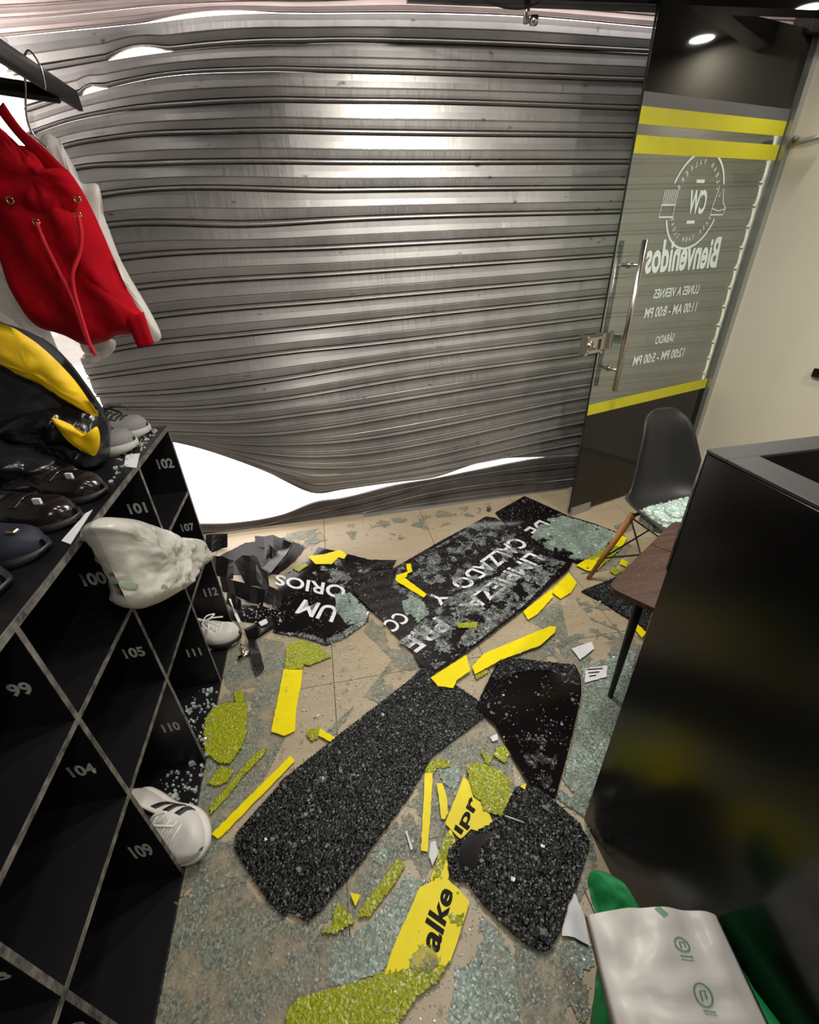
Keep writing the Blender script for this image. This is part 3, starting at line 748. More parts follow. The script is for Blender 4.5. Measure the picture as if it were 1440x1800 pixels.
hg = thing('wire_hanger', 'bare bent wire hanger hooked over the black rail', 'hanger', (-.62, 1.73, 1.8))
tube('hook', smoothpts([(-.605, 1.73, 1.79), (-.598, 1.73, 1.83), (-.612, 1.73, 1.862), (-.635, 1.73, 1.84), tuple(at(45,150,1,1.735)), tuple(at(46,200,1,1.74)), tuple(at(58,235,1,1.745)), tuple(at(85,262,1,1.75))], 6), .0022, M['chrome'], hg, n=6)
pb = thing('garment_cover', 'thin clear white plastic cover hanging behind the red backpack', 'plastic cover', (-.6, 1.80, 1.1))
pillow('plastic_film', [(72,240),(100,243),(118,272),(140,320),(172,325),(180,370),(205,440),(235,500),(262,545),(282,585),(278,600),(255,596),(228,580),(150,560),(100,450),(60,320)], 1, 1.80, .025, M['plastic'], pb, rings=8, wr=.01, wsc=14, seed=5)
pb2 = thing('garment_cover', 'crumpled pinkish white plastic hanging below the red backpack', 'plastic cover', (-.75, 1.80, 1.0))
pillow('plastic_film', [(-60,380),(-10,400),(20,450),(45,510),(90,575),(150,600),(200,598),(196,622),(165,638),(125,642),(95,625),(60,600),(20,560),(-60,500)], 1, 1.77, .03, M['plastic'], pb2, rings=8, wr=.02, wsc=22, seed=6)
tag(pillow('plastic_sleeve', [(-40,205),(0,215),(12,235),(30,262),(42,290),(30,300),(-40,300)], 1, 1.90, .02, M['plastic'], None, rings=6, wr=.008, seed=9), 'white plastic sleeve hanging at the picture edge behind the red strap', 'plastic cover')
bb = thing('padded_jacket', 'black and yellow padded jacket in shiny plastic, heaped on the cabinet top', 'jacket', (-.9, 1.35, HC))
pillow('body', [(-200,560),(-60,545),(0,566),(60,588),(110,628),(150,680),(182,732),(188,770),(186,800),(150,815),(100,800),(40,775),(-60,760),(-200,780)], 1, 1.34, .085, M['navy'], bb, rings=10, wr=.012, wsc=9, seed=2)
pillow('yellow_panel', [(-120,545),(0,568),(48,592),(90,625),(125,662),(150,695),(172,728),(162,730),(125,708),(80,680),(40,662),(0,640),(-120,590)], 1, 1.262, .018, M['yellow_cloth'], bb, rings=6, wr=.007, wsc=16, seed=4)
pillow('hem', [(90,735),(125,748),(152,762),(170,750),(176,775),(168,800),(150,796),(120,775)], 1, 1.215, .012, M['yellow_cloth'], bb, rings=5, wr=.006, seed=11)
pillow('plastic_wrap', [(100,700),(150,705),(184,735),(192,775),(190,808),(165,822),(120,815),(60,800),(0,790),(-60,770),(0,730)], 1, 1.30, .075, M['black_plastic'], bb, rings=9, wr=.02, wsc=18, seed=12)
gb = thing('garment_bag', 'crumpled glossy black plastic bag between the jacket and the loafers', 'bag', (-.85, 1.2, HC))
pillow('film', [(-120,745),(0,785),(60,800),(110,815),(140,828),(130,850),(90,862),(40,850),(10,880),(-60,900),(-140,880)], 1, 1.16, .05, M['black_plastic'], gb, rings=9, wr=.028, wsc=16, seed=14)
cb = thing('carrier_bag', 'milky white plastic carrier bag bulging out of the compartment numbered 101', 'bag', (-.52, 1.1, .69))
pillow('film', [(160,925),(178,910),(215,912),(255,925),(285,943),(312,945),(338,950),(352,968),(362,982),(345,998),(325,1015),(316,1035),(300,1045),(280,1052),(262,1066),(240,1070),(226,1060),(210,1030),(190,985),(172,945)], 0, -.482, .058, M['plastic_w'], cb, rings=22, wr=.007, wsc=20, seed=21, smooth=True, k=9, fold=lambda p: .011*(1-abs(noise.noise(Vector((0, p.y*7+p.z*5, p.z*10-p.y*3))))*3.2)+.002*(1-abs(noise.noise(Vector((3, p.y*20, p.z*17))))*3))
for (x, y, s) in ((226, 1030, 16), (292, 1032, 7)):
    pillow('green_print', [(x-s, y-s*.5), (x, y-s*.6), (x+s, y-s*.2), (x+s*.8, y+s*.5), (x-s*.6, y+s*.4)], 0, -.424, .003, M['faint_print'], cb, rings=3, wr=.001)

# ------------------------------------------------------------------ reception counter
ctr = thing('reception_counter', 'tall black gloss reception counter with a raised rim and sunken worktop', 'counter', (1.0, -.2, 0))
CX, CY_, CH = .5694, .561, 1.1346
box('side_panel', (CX, -1.3, 0), (CX+.05, CY_, CH-.006), M['counter'], ctr, .002)
box('front_panel', (CX+.05, CY_-.042, 0), (1.95, CY_, CH-.006), M['counter'], ctr, .002)
box('rim_cap', (CX, -1.3, CH-.006), (CX+.052, CY_-.042, CH), M['counter_top'], ctr, .001)
box('rim_cap', (CX, CY_-.042, CH-.006), (1.95, CY_, CH), M['counter_top'], ctr, .001)
box('worktop', (CX+.05, -1.3, .74), (1.95, CY_-.042, .765), M['counter'], ctr)
sheet('worn_edge', [(CX-.001, CY_+.001, .90, CX-.001, CY_-.004, .90), (CX-.001, CY_+.001, CH-.004, CX-.001, CY_-.003, CH-.004)], M['cab_edge'], ctr, .001, 1, True)

# ------------------------------------------------------------------ side table
TZ = .52
tA = F(1083, 1032, TZ); tdir = (F(1190, 915, TZ)-F(1094, 1010, TZ)); tdir.z = 0; tdir.normalize(); tn = Vector((tdir.y, -tdir.x, 0))
tb = thing('side_table', 'small walnut side table with rounded corners and black legs behind the counter', 'table', tuple(tA+tdir*.25+tn*.2-Vector((0, 0, TZ))))
def rr_slab(name, u0, u1, v0, v1, r0, r1, z0, z1, m, par):
    pts = []
    for (cu, cv, a0, r) in ((u0+r0, v0+r0, PI, r0), (u1-r1, v0+r1, 1.5*PI, r1), (u1-r1, v1-r1, 0, r1), (u0+r0, v1-r0, .5*PI, r0)):
        for k in range(7): a = a0+PI/2*k/6; pts.append((cu+r*math.cos(a), cv+r*math.sin(a)))
    bm = bmesh.new(); lo_ = [bm.verts.new(tA+tdir*u+tn*v+Vector((0, 0, z0-TZ))) for u, v in pts]; hi_ = [bm.verts.new(tA+tdir*u+tn*v+Vector((0, 0, z1-TZ))) for u, v in pts]
    bm.faces.new(lo_); bm.faces.new(hi_)
    for i in range(len(pts)): bm.faces.new((lo_[i], lo_[(i+1) % len(pts)], hi_[(i+1) % len(pts)], hi_[i]))
    bmesh.ops.recalc_face_normals(bm, faces=bm.faces); bmesh.ops.triangulate(bm, faces=[f for f in bm.faces if len(f.verts) > 4])
    o = frombm(name, bm, m); keep(par, o); return o
rr_slab('table_top', -.015, .296, -.02, .42, .035, .003, TZ-.018, TZ, M['walnut'], tb)
rr_slab('table_leaf', .299, .52, -.02, .42, .003, .035, TZ-.018, TZ, M['walnut'], tb)
foot = F(1072, 1226)
for (u, v) in ((.06, .06), (.45, .06), (.45, .34), (.06, .34)):
    top_ = tA+tdir*u+tn*v; top_.z = TZ-.018
    ft = top_.copy(); ft.z = 0
    if (u, v) == (.06, .06): ft = foot.copy()
    else: ft += (tdir*(u-.25)+tn*(v-.2))*.25
    tube('leg', [ft, top_], .009, M['black_rub'], tb, n=12, r1=.016)
tag(crumbs('glass_crumb_dusting', [(1100,1030),(1150,960),(1180,1000),(1150,1055)], TZ+.0005, 60, M['glass_pale'], .001, .0025, seed=9), 'fine glass crumbs dusted over the walnut table top', 'broken glass', kind='stuff')

# ------------------------------------------------------------------ chair
chx, chy, chr_ = 1.365, 1.345, .03
ch = thing('shell_chair', 'black plastic shell chair on beech legs with broken glass on its seat', 'chair', (chx, chy, 0)); ch.rotation_euler[2] = chr_
prof = [(-.205, .425), (-.19, .448), (-.12, .447), (-.03, .437), (.06, .432), (.13, .447), (.175, .49), (.20, .56), (.22, .65), (.235, .73), (.25, .785), (.258, .815)]
pp = smoothpts([(0, a, b) for a, b in prof], 3); vs = []; fs = []; NW = 16
for i, p in enumerate(pp):
    f = i/(len(pp)-1)
    w = .215 if f < .45 else .215-.145*((f-.45)/.55)**.9
    if f < .12: w *= math.sqrt(1-(1-f/.12)**2*.35)
    if f > .86: w *= math.sqrt(max(.02, 1-((f-.86)/.14)**2*.80))
    side = .055*math.sin(PI*min(1, f*1.5)) if f < .67 else .0
    for j in range(NW+1):
        s = -1+2*j/NW; lift = .075*abs(s)**3*(math.sin(PI*min(1, max(0, (f-.02)/.9)))**.7)
        tang = (pp[min(i+1, len(pp)-1)]-pp[max(i-1, 0)]).normalized(); nrm = Vector((0, -tang.z, tang.y))
        q = p+Vector((s*w, 0, 0))+nrm*lift; vs.append(q)
for i in range(len(pp)-1):
    for j in range(NW): fs.append((i*(NW+1)+j, i*(NW+1)+j+1, (i+1)*(NW+1)+j+1, (i+1)*(NW+1)+j))
o = mesh('seat_shell', vs, fs, M['chair_blk'], ch, True); md = o.modifiers.new('s', 'SOLIDIFY'); md.thickness = .007; md.offset = -1
for sx in (-1, 1):
    for sy in (-1, 1):
        lg = tube('leg', [(sx*.215, sy*.215, 0), (sx*.13, sy*.13, .40)], .010, M['wood'], n=12, r1=.015); lg.parent = ch
        tube('leg_mount', [(sx*.13, sy*.13, .395), (sx*.10, sy*.10, .425)], .008, M['black_rub'], n=8).parent = lg
for (a, b) in (((-1, -1), (1, -1)), ((1, -1), (1, 1)), ((1, 1), (-1, 1)), ((-1, 1), (-1, -1))):
    tube('brace', [(a[0]*.185, a[1]*.185, .14), (b[0]*.135, b[1]*.135, .385)], .004, M['black_rub'], n=6).parent = ch
    tube('brace', [(b[0]*.185, b[1]*.185, .14), (a[0]*.135, a[1]*.135, .385)], .004, M['black_rub'], n=6).parent = ch
# glass on the seat
pile = thing('broken_glass_pile', 'heap of green-white safety glass lying on the black chair seat', 'broken glass', (chx, chy, .45))
cs, sn = math.cos(chr_), math.sin(chr_)
def seatp(a, b): return (chx+a*cs-b*sn, chy+a*sn+b*cs)
SP = [seatp(*p) for p in ((-.185, -.06), (-.12, -.12), (.06, -.13), (.15, -.08), (.16, .04), (.10, .11), (.0, .10), (-.11, .09), (-.185, .03))]
for k, (zz, th_, sh_) in enumerate(((.436, .022, 1.0), (.455, .016, .72), (.47, .012, .45))):
    cx = sum(p[0] for p in SP)/9; cy = sum(p[1] for p in SP)/9
    crazed('crazed_piece', [(cx+(p[0]-cx)*sh_, cy+(p[1]-cy)*sh_) for p in SP], zz, th_, M['glass_pile'], pile, step=.008, amp=.004, pxmode=False, seed=k+40)
o = crumbs('loose_crumbs', None, 0, 500, M['crumb'], .003, .007, pile, pts=[(seatp(RNG.uniform(-.16, .13), RNG.uniform(-.12, .08))+(.46,)) for _ in range(60)], seed=77)
o['kind'] = 'stuff'

# ------------------------------------------------------------------ wall items
wf = thing('wall_bracket', 'bent grey metal bracket fixed high on the cream wall', 'bracket', (XR, 2.3, 1.76))
tube('arm', [at(1390, 252, 0, XR-.02), at(1412, 248, 0, XR-.03), at(1450, 238, 0, XR-.03)], .012, M['alu'], wf)
tube('screw_end', [at(1398, 245, 0, XR-.001), at(1398, 245, 0, XR-.04)], .014, M['steel_dark'], wf)
sk = at(1437, 655, 0, XR)
tag(box('wall_socket', (XR-.02, sk.y-.08, sk.z-.02), (XR, sk.y+.01, sk.z+.02), M['black_panel'], None, .003), 'small black box on the cream wall at the picture edge', 'socket')
hb = at(1400, 55, 0, XR-.05)
tag(box('closer_box', (XR-.09, hb.y-.12, hb.z-.035), (XR-.001, hb.y+.02, CEIL-.002), mat('dark_grey_paint', (.05, .045, .045), .5), None, .004), 'dark grey box where the cream wall meets the ceiling above the door', 'bracket box')

# ------------------------------------------------------------------ broken glass on the floor
def shard(name, label, px, z, th, m, group=None, **k):
    return tag(prism(name, px, z, th, m, None, **k), label, 'broken glass', group)
def lettering(par, s, q, z, m, off=.02, clip=None):
    return textquad('lettering', s, [F(x, y, z) for x, y in q], m, par, off, clip=clip)
c4 = lambda x, y: (660+x/3.13, 860+y/3.13)
c2 = lambda x, y: (360+x/4.8, 920+y/4.8)
c5 = lambda x, y: (660+x/5, 1340+y/5)
# lettered sheets
LIMP = [(612,1022),(650,1006),(689,1002),(770,955),(855,909),(872,912),(912,937),(935,956),(1008,986),(1000,1002),(922,1071),(826,1144),(765,1183),(737,1170),(727,1148),(695,1115),(673,1090),(640,1062),(625,1045)]
sl = thing('lettered_glass_sheet', 'large black sheet lettered LIMPIEZA and CALZADO Y, flat on the tiles', 'broken glass', F(820, 1040), 'black lettered glass sheets')
prism('film_face', LIMP, .012, .006, M['film_black'], sl, jag=.0018)
ZT = .0185
lettering(sl, 'LIMPIEZA', [c4(845,345), c4(455,640), c4(560,665), c4(935,385)], ZT, M['white_print'])
lettering(sl, 'CALZADO', [c4(755,262), c4(402,520), c4(500,555), c4(850,300)], ZT, M['white_print'])
lettering(sl, 'Y', [c4(325,560), c4(285,600), c4(360,642), c4(412,592)], ZT, M['white_print'])
lettering(sl, 'CC', [c4(118,672), c4(38,735), c4(100,790), c4(200,712)], ZT, M['white_print'])
lettering(sl, 'PRE', [c4(330,700), c4(128,840), c4(225,900), c4(420,760)], ZT, M['white_print'])
o = crazed('crazed_layer', [(700,1130),(790,1050),(880,1010),(950,975),(995,990),(920,1066),(825,1140),(765,1178),(740,1150)], .018, .004, M['glass_pale'], sl, step=.0045, amp=.0012, thr=-.13, sc=16, seed=3)
o = crazed('crazed_layer', [(700,1000),(770,960),(850,915),(900,935),(940,965),(880,1005),(790,1045),(720,1060),(690,1030)], .018, .003, M['glass_pale'], sl, step=.0045, amp=.0012, thr=.08, sc=22, seed=5)
o = crazed('crazed_layer', [(705,1055),(720,1045),(745,1060),(755,1080),(735,1095),(712,1080)], .018, .005, M['glass_dense'], sl, step=.006, amp=.002, thr=-.25, seed=6)
o = crumbs('loose_crumbs', LIMP, .018, 2600, M['glass_pale'], .0012, .0035, sl, seed=31, thr=-.25, sc=14); o['kind'] = 'stuff'
DS = [(871,902),(922,873),(960,890),(999,908),(1043,921),(1085,937),(1101,945),(1091,965),(1050,1004),(1037,1005),(1008,988),(959,972),(912,937),(884,918)]
sd = thing('lettered_glass_sheet', 'black sheet lettered D with a yellow edge, between door foot and chair leg', 'broken glass', F(990, 940), 'black lettered glass sheets')
prism('film_face', DS, .005, .006, M['film_black'], sd, jag=.0015)
lettering(sd, 'DE', [c4(902,168), c4(815,225), c4(905,262), c4(992,205)], .0115, M['white_print'])
crazed('crazed_layer', [(955,915),(990,908),(1040,922),(1085,938),(1062,965),(1030,985),(1000,982),(960,965),(935,945)], .011, .006, M['glass_dense'], sd, step=.008, amp=.003, thr=-.42, seed=8)
prism('yellow_edge', [(1079,937),(1102,945),(1094,963),(1074,957)], .0115, .002, M['yellow'], sd)
prism('yellow_edge', [(1013,994),(1030,984),(1052,980),(1062,990),(1050,1003),(1033,1004)], .0115, .002, M['yellow'], sd)
crazed('crazed_yellow_edge', [(1030,984),(1072,957),(1094,963),(1062,992),(1045,985)], .011, .003, M['olive'], sd, seed=9)
o = crumbs('loose_crumbs', DS, .011, 500, M['glass_pale'], .002, .005, sd, seed=32); o['kind'] = 'stuff'
OR = [(484,1045),(500,1012),(520,1000),(545,985),(560,963),(590,970),(650,985),(697,986),(690,1000),(655,1003),(618,1022),(628,1048),(650,1076),(648,1093),(610,1120),(575,1135),(537,1122),(480,1112),(495,1090),(488,1065)]
so = thing('lettered_glass_sheet', 'rounded black sheet lettered ORIOS and IUM, beside the crumpled black film', 'broken glass', F(570, 1060), 'black lettered glass sheets')
prism('film_face', OR, .004, .006, M['film_black'], so, jag=.0015)
lettering(so, 'ORIOS', [c2(1195,530), c2(600,430), c2(590,515), c2(1175,640)], .0105, M['white_print'])
lettering(so, 'UM', [c2(1130,705), c2(840,640), c2(760,755), c2(1080,835)], .0105, M['white_print'])
lettering(so, 'I', [c2(1390,745), c2(1350,735), c2(1280,850), c2(1330,865)], .0105, M['white_print'])
crazed('crazed_layer', [c2(1100,600), c2(1230,590), c2(1370,730), c2(1350,830), c2(1200,860), c2(1110,740)], .010, .004, M['glass_dense'], so, step=.006, amp=.002, thr=-.3, seed=10)
crazed('crazed_layer', [c2(900,400), c2(1100,300), c2(1400,360), c2(1420,440), c2(1240,560), c2(1050,500), c2(920,430)], .010, .003, M['glass_pale'], so, step=.006, amp=.002, thr=-.05, sc=18, seed=11)
crazed('crazed_rim', [c2(1390,770), c2(1380,830), c2(1200,960), c2(1030,1035), c2(880,975), c2(620,925), c2(850,935), c2(1020,990), c2(1180,915), c2(1330,810)], .008, .006, M['glass_pale'], so, step=.006, amp=.002, seed=12)
o = crumbs('loose_crumbs', OR, .010, 500, M['glass_pale'], .0015, .004, so, seed=33, thr=-.1, sc=12); o['kind'] = 'stuff'
# crazed black sheets
BIG = [(757,1174),(740,1178),(722,1195),(600,1290),(500,1370),(415,1468),(413,1490),(430,1520),(470,1580),(500,1612),(512,1603),(520,1608),(540,1620),(560,1605),(640,1510),(720,1400),(760,1330),(850,1262),(848,1240),(835,1228),(800,1205),(775,1207)]
bs = thing('crazed_glass_sheet', 'long black crazed sheet of shattered glass lying across the middle of the floor', 'broken glass', F(630, 1400), 'crazed black glass sheets')
crazed('crazed_face', BIG, .010, .006, M['crazed_black'], bs, step=.0038, amp=.0011, seed=1)
crazed('clear_patch', [(540,1380),(600,1350),(640,1360),(600,1420),(560,1430),(520,1440)], .0165, .003, M['glass_pale'], bs, step=.006, thr=.18, sc=22, seed=2)
C2P = [(905,1385),(940,1383),(970,1405),(1020,1450),(1035,1480),(1032,1500),(1020,1540),(1000,1590),(985,1640),(965,1670),(945,1672),(900,1640),(850,1590),(822,1552),(792,1545),(786,1510),(790,1492),(805,1478),(862,1450),(885,1430)]
b2 = thing('crazed_glass_sheet', 'black crazed sheet with ragged edges in front of the counter', 'broken glass', F(920, 1500), 'crazed black glass sheets')
crazed('crazed_face', C2P, .012, .007, M['crazed_black'], b2, step=.0038, amp=.0012, seed=4)
prism('bare_film_patch', [(812,1478),(840,1466),(872,1462),(846,1490),(838,1520),(818,1540),(806,1515)], .0195, .002, M['film_black'], b2)
b3 = thing('crazed_glass_sheet', 'black crazed corner piece half under the walnut table', 'broken glass', F(1090, 1060), 'crazed black glass sheets')
crazed('crazed_face', [(1022,1040),(1090,1013),(1150,1020),(1190,1040),(1160,1100),(1133,1110),(1103,1087),(1060,1060)], .006, .006, M['crazed_black'], b3, step=.0045, amp=.0016, seed=5)
SM = [(875,1165),(900,1158),(960,1165),(1010,1170),(1021,1190),(1022,1222),(1000,1320),(975,1410),(960,1400),(930,1380),(900,1330),(870,1275),(836,1245),(850,1215)]
b4 = thing('black_glass_sheet', 'smooth black pointed sheet dusted with crumbs, near the counter corner', 'broken glass', F(940, 1260), 'black lettered glass sheets')
del b4['group']
prism('film_face', SM, .012, .006, M['film_black'], b4, jag=.001)
crazed('crazed_rim', [(880,1160),(900,1157),(1010,1169),(1000,1182),(940,1178),(900,1185),(872,1195),(864,1190)], .018, .003, M['crazed_black'], b4, step=.0045, amp=.0016, seed=7)
crazed('crazed_patch', [(905,1300),(960,1290),(985,1310),(965,1390),(940,1370)], .0182, .001, M['crazed_black'], b4, step=.006, amp=.001, thr=.05, sc=20, seed=9)
o = crumbs('loose_crumbs', SM, .018, 330, M['glass_pale'], .0012, .004, b4, seed=34, thr=-.05, sc=14); o['kind'] = 'stuff'
tube('white_splinter', [F(888,1434,.03), F(905,1440,.026), F(920,1446,.022)], .0022, M['paper'], b2, n=6)
# yellow film pieces
YG = 'yellow film strips on the floor'
ny = 0
def yel(label, px, z=.010, th=.003, text=None):
    return tag(prism('yellow_strip', px, z, th, M['yellow'], None, jag=.0012), label, 'vinyl strip', YG)
def olv(label, px, z=.008, th=.004, **k):
    return tag(crazed('crazed_yellow_glass', px, z, th, M['olive'], None, step=.0038, amp=.0010, seed=int(px[0][0]), **k), label, 'broken glass', 'crazed glass backed by yellow film')
y1 = yel('broad straight yellow strip lying alone left of the long crazed sheet', [(499,1177),(532,1178),(530,1200),(521,1245),(519,1285),(500,1294),(477,1287)])
olv('mossy green crazed piece at the top of the broad straight yellow strip', [(505,1133),(530,1126),(555,1133),(583,1155),(545,1170),(534,1168),(533,1176),(500,1178)])
yel('long thin yellow strip pointing at the striped white shoe', [(511,1329),(519,1338),(390,1470),(383,1475),(372,1467)])
olv('large rounded mossy green crazed piece beside the cabinet foot', [(435,1237),(434,1290),(425,1315),(405,1343),(385,1342),(362,1325),(358,1300),(362,1265),(375,1245),(400,1237)], th=.007)
olv('long slanting mossy green crazed sliver below the rounded piece', [(470,1315),(465,1328),(430,1362),(400,1402),(370,1432),(370,1418),(400,1383),(440,1335),(460,1318)])
olv('small mossy green crazed triangle just under the rounded piece', [(365,1378),(390,1347),(412,1356),(400,1376),(380,1382)])
olv('tiny mossy green crazed bit above the rounded piece', [(410,1205),(430,1208),(428,1237),(414,1236)], thr=-.2)
yel('short yellow stub touching the left edge of the long crazed sheet', [(563,1281),(592,1299),(587,1308),(560,1294)])
olv('small mossy green lump next to the short yellow stub', [(543,1282),(562,1279),(560,1298),(548,1303),(540,1292)])
yel('upright narrow yellow strip right of the long crazed sheet', [(747,1360),(761,1360),(757,1430),(752,1498),(740,1496),(744,1420)], z=.012)
olv('hooked mossy green end above the upright narrow yellow strip', [(747,1360),(750,1344),(772,1334),(790,1340),(792,1350),(768,1352),(761,1362)])
yel('cracked little yellow wedge between the narrow strip and the lettered strip', [(768,1377),(778,1378),(785,1400),(788,1430),(782,1441),(776,1440)])
yu = thing('yellow_strip', 'upper yellow film piece printed with black letters lpr', 'vinyl strip', F(820, 1420), YG)
prism('film', [(815,1366),(824,1374),(832,1402),(847,1412),(860,1430),(866,1447),(845,1462),(828,1458),(810,1476),(783,1449)], .012, .003, M['yellow'], yu, jag=.001)
lettering(yu, 'lpr', [c5(775,655), c5(955,380), c5(800,270), c5(690,590)], .0155, M['black_print'], .03)
yel('small yellow offcut under the white splinter', [(848,1446),(878,1449),(874,1466),(848,1463)], z=.009)
olv('large mossy green fan-shaped crazed piece above the ragged black sheet', [(820,1345),(845,1342),(880,1356),(896,1372),(898,1400),(882,1437),(850,1425),(845,1410),(833,1400),(825,1375)], z=.014, th=.006)
yc = yel('narrow yellow neck joining the two lettered yellow pieces', [(793,1455),(800,1478),(797,1500),(788,1545),(760,1553),(757,1546),(772,1500),(783,1470)], z=.009)
olv('mossy green crazed skin along the narrow yellow neck', [(785,1462),(797,1470),(790,1500),(772,1540),(760,1548),(757,1545),(770,1505)], z=.012, th=.003, thr=-.15)
yw = thing('yellow_strip', 'largest yellow film piece printed with black letters alke', 'vinyl strip', F(750, 1630), YG)
prism('film', [(738,1560),(757,1551),(786,1545),(803,1560),(826,1585),(815,1620),(792,1690),(765,1707),(740,1700),(715,1704),(676,1714),(690,1670)], .012, .003, M['yellow'], yw, jag=.001)
lettering(yw, 'alke', [c5(555,1690), c5(690,1150), c5(560,1060), c5(380,1560)], .0155, M['black_print'], .03)
crazed('crazed_skin', [(795,1555),(824,1585),(812,1625),(795,1625),(782,1600),(780,1570)], .0155, .002, M['olive'], yw, thr=-.2, seed=3)
crazed('crazed_skin', [(715,1690),(740,1660),(765,1665),(775,1690),(760,1708),(720,1706)], .0155, .002, M['glass_green'], yw, thr=-.2, seed=6)
olv('widest mossy green crazed sweep at the bottom of the picture', [(672,1712),(715,1702),(760,1690),(780,1700),(790,1692),(770,1725),(735,1752),(700,1800),(670,1840),(500,1840),(506,1780),(522,1755),(600,1737)], th=.007)
olv('slanting mossy green crazed bar below the long black sheet', [(700,1510),(712,1522),(690,1560),(650,1612),(628,1612),(640,1588),(670,1550)])
olv('lumpy mossy green crazed clump beside the slanting bar', [(590,1588),(625,1600),(625,1620),(590,1642),(566,1640),(585,1620)], thr=-.3)
yel('tiny yellow triangle between the clump and the slanting bar', [(616,1569),(634,1573),(625,1594)], z=.012)
yel('ragged yellow piece overlapping the tip of the long crazed sheet', [(757,1192),(820,1152),(827,1180),(803,1196),(797,1210),(770,1207)], z=.0185)
yel('long ragged yellow strip above the smooth black pointed sheet', [(830,1172),(850,1150),(965,1102),(978,1102),(975,1113),(950,1135),(880,1161),(835,1186)], z=.018)
olv('thin yellow-green bit just under the long ragged yellow strip', [(834,1187),(855,1178),(860,1182),(838,1195)])
yel('yellow piece against the right edge of the LIMPIEZA sheet', [(920,1075),(970,1036),(972,1050),(945,1080),(928,1090)])
yel('folded yellow piece near the foot of the chair leg', [(968,1040),(1000,1008),(1014,1025),(1003,1043),(985,1053)], z=.008)
yel('slim yellow sliver on the left part of the LIMPIEZA sheet', [(697,1014),(706,1012),(750,1045),(745,1051),(695,1021)], z=.022)
yel('small yellow tab above the slim sliver on the LIMPIEZA sheet', [(696,1012),(718,1005),(715,1014),(700,1020)], z=.024, th=.002)
yel('smallest upright yellow flake by the edge of the LIMPIEZA sheet', [(714,992),(722,991),(725,1005),(717,1008)], z=.024, th=.002)
yel('bent yellow piece on top of the ORIOS sheet', [(541,978),(570,975),(597,967),(610,975),(605,983),(595,980),(583,992),(555,992)], z=.014)
olv('small yellow-green scrap left of the bent yellow piece', [(515,1000),(532,989),(542,994),(525,1006)], z=.012)
yel('narrow yellow strip at the counter edge below the crazed corner piece', [(1105,1092),(1112,1090),(1136,1112),(1128,1122)])
olv('yellow-green crazed smear on the tiles behind the table corner', [(1060,1000),(1095,985),(1106,1000),(1080,1012)], thr=-.2)
yel('tiny yellow scrap between the chair leg and the table', [(1092,983),(1105,989),(1102,997),(1090,992)])
olv('ragged yellow-green crazed loop left of the smooth black sheet', [(845,1322),(878,1300),(897,1325),(888,1342),(868,1330),(858,1348)], thr=-.25)
olv('small yellow-green flake on the lower edge of the LIMPIEZA sheet', [(803,1096),(840,1093),(838,1104),(806,1104)], z=.022, th=.002)
yel('tiny yellow dot beside the pointed tip of the smooth black sheet', [(914,1383),(925,1378),(923,1389)], z=.02)
yel('yellow flake on the tiles at the upper edge of the LIMPIEZA sheet', [(808,933),(816,931),(818,938),(810,940)], z=.012)
# greenish crazed glass veils
def veil(label, px, m='glass_green', **k):
    kw = dict(step=.0042, amp=.0010); kw.update(k)
    th = kw.pop('th', .003); z = kw.pop('z', .0008)
    return tag(crazed('crazed_glass_patch', px, z, th, M[m], None, **kw), label, 'broken glass', 'greenish crazed glass on the floor')
veil('grey-green crazed glass spread along the cabinet foot', [(345,1230),(400,1110),(500,1130),(505,1290),(470,1360),(380,1480),(330,1540),(325,1450),(360,1335)], thr=-.40, seed=1)
veil('thin grey-green crazed glass over the tiles at the lower left', [(325,1545),(380,1480),(412,1480),(500,1620),(610,1640),(660,1700),(520,1760),(500,1860),(262,1860)], thr=-.34, sc=6, seed=2)
veil('grey-green glass between the long sheet and the mossy bar', [(540,1625),(640,1515),(720,1410),(745,1500),(700,1515),(640,1590),(600,1660),(560,1680)], thr=-.35, seed=3)
veil('blue-green crazed sheet left of the letters alke', [(655,1620),(712,1540),(755,1550),(735,1580),(690,1680),(672,1710),(600,1735),(575,1720),(590,1660)], 'glass_dense', thr=-.25, sc=7, seed=4, th=.004)
veil('grey-green glass around the upright narrow yellow strip', [(720,1400),(765,1325),(850,1265),(900,1330),(905,1385),(880,1430),(800,1480),(770,1500),(745,1550),(720,1500)], thr=-.45, seed=5)
veil('thick green glass banked between the smooth black sheet and the counter', [(1022,1175),(1120,1140),(1100,1235),(1030,1440),(980,1405),(1003,1320),(1025,1222)], 'glass_dense', thr=-.3, sc=7, seed=6, th=.006, amp=.003)
veil('pale green glass with paper scraps above the smooth black sheet', [(985,1125),(1040,1105),(1130,1120),(1130,1170),(1020,1190),(1010,1168),(960,1160)], 'glass_green', thr=-.22, seed=7)
veil('blue-green broad glass band at the bottom centre', [(800,1640),(840,1600),(880,1640),(905,1700),(920,1860),(770,1860),(800,1740)], 'glass_dense', thr=-.28, sc=6, seed=8, th=.004)
veil('grey glass film at the bottom between mossy sweep and carrier bag', [(905,1650),(960,1680),(1000,1650),(1045,1700),(1070,1860),(930,1860),(905,1720)], thr=-.4, sc=7, seed=9)
veil('grey-green glass under the edge of the ORIOS sheet', [(655,1085),(700,1125),(745,1180),(700,1215),(600,1290),(560,1300),(640,1225),(690,1160),(640,1110)], thr=-.12, seed=10)
veil('blue-green flat shard piece beside the ragged black sheet', [(1000,1640),(1045,1660),(1050,1690),(1020,1720),(985,1670)], 'glass_dense', thr=-.35, seed=11)
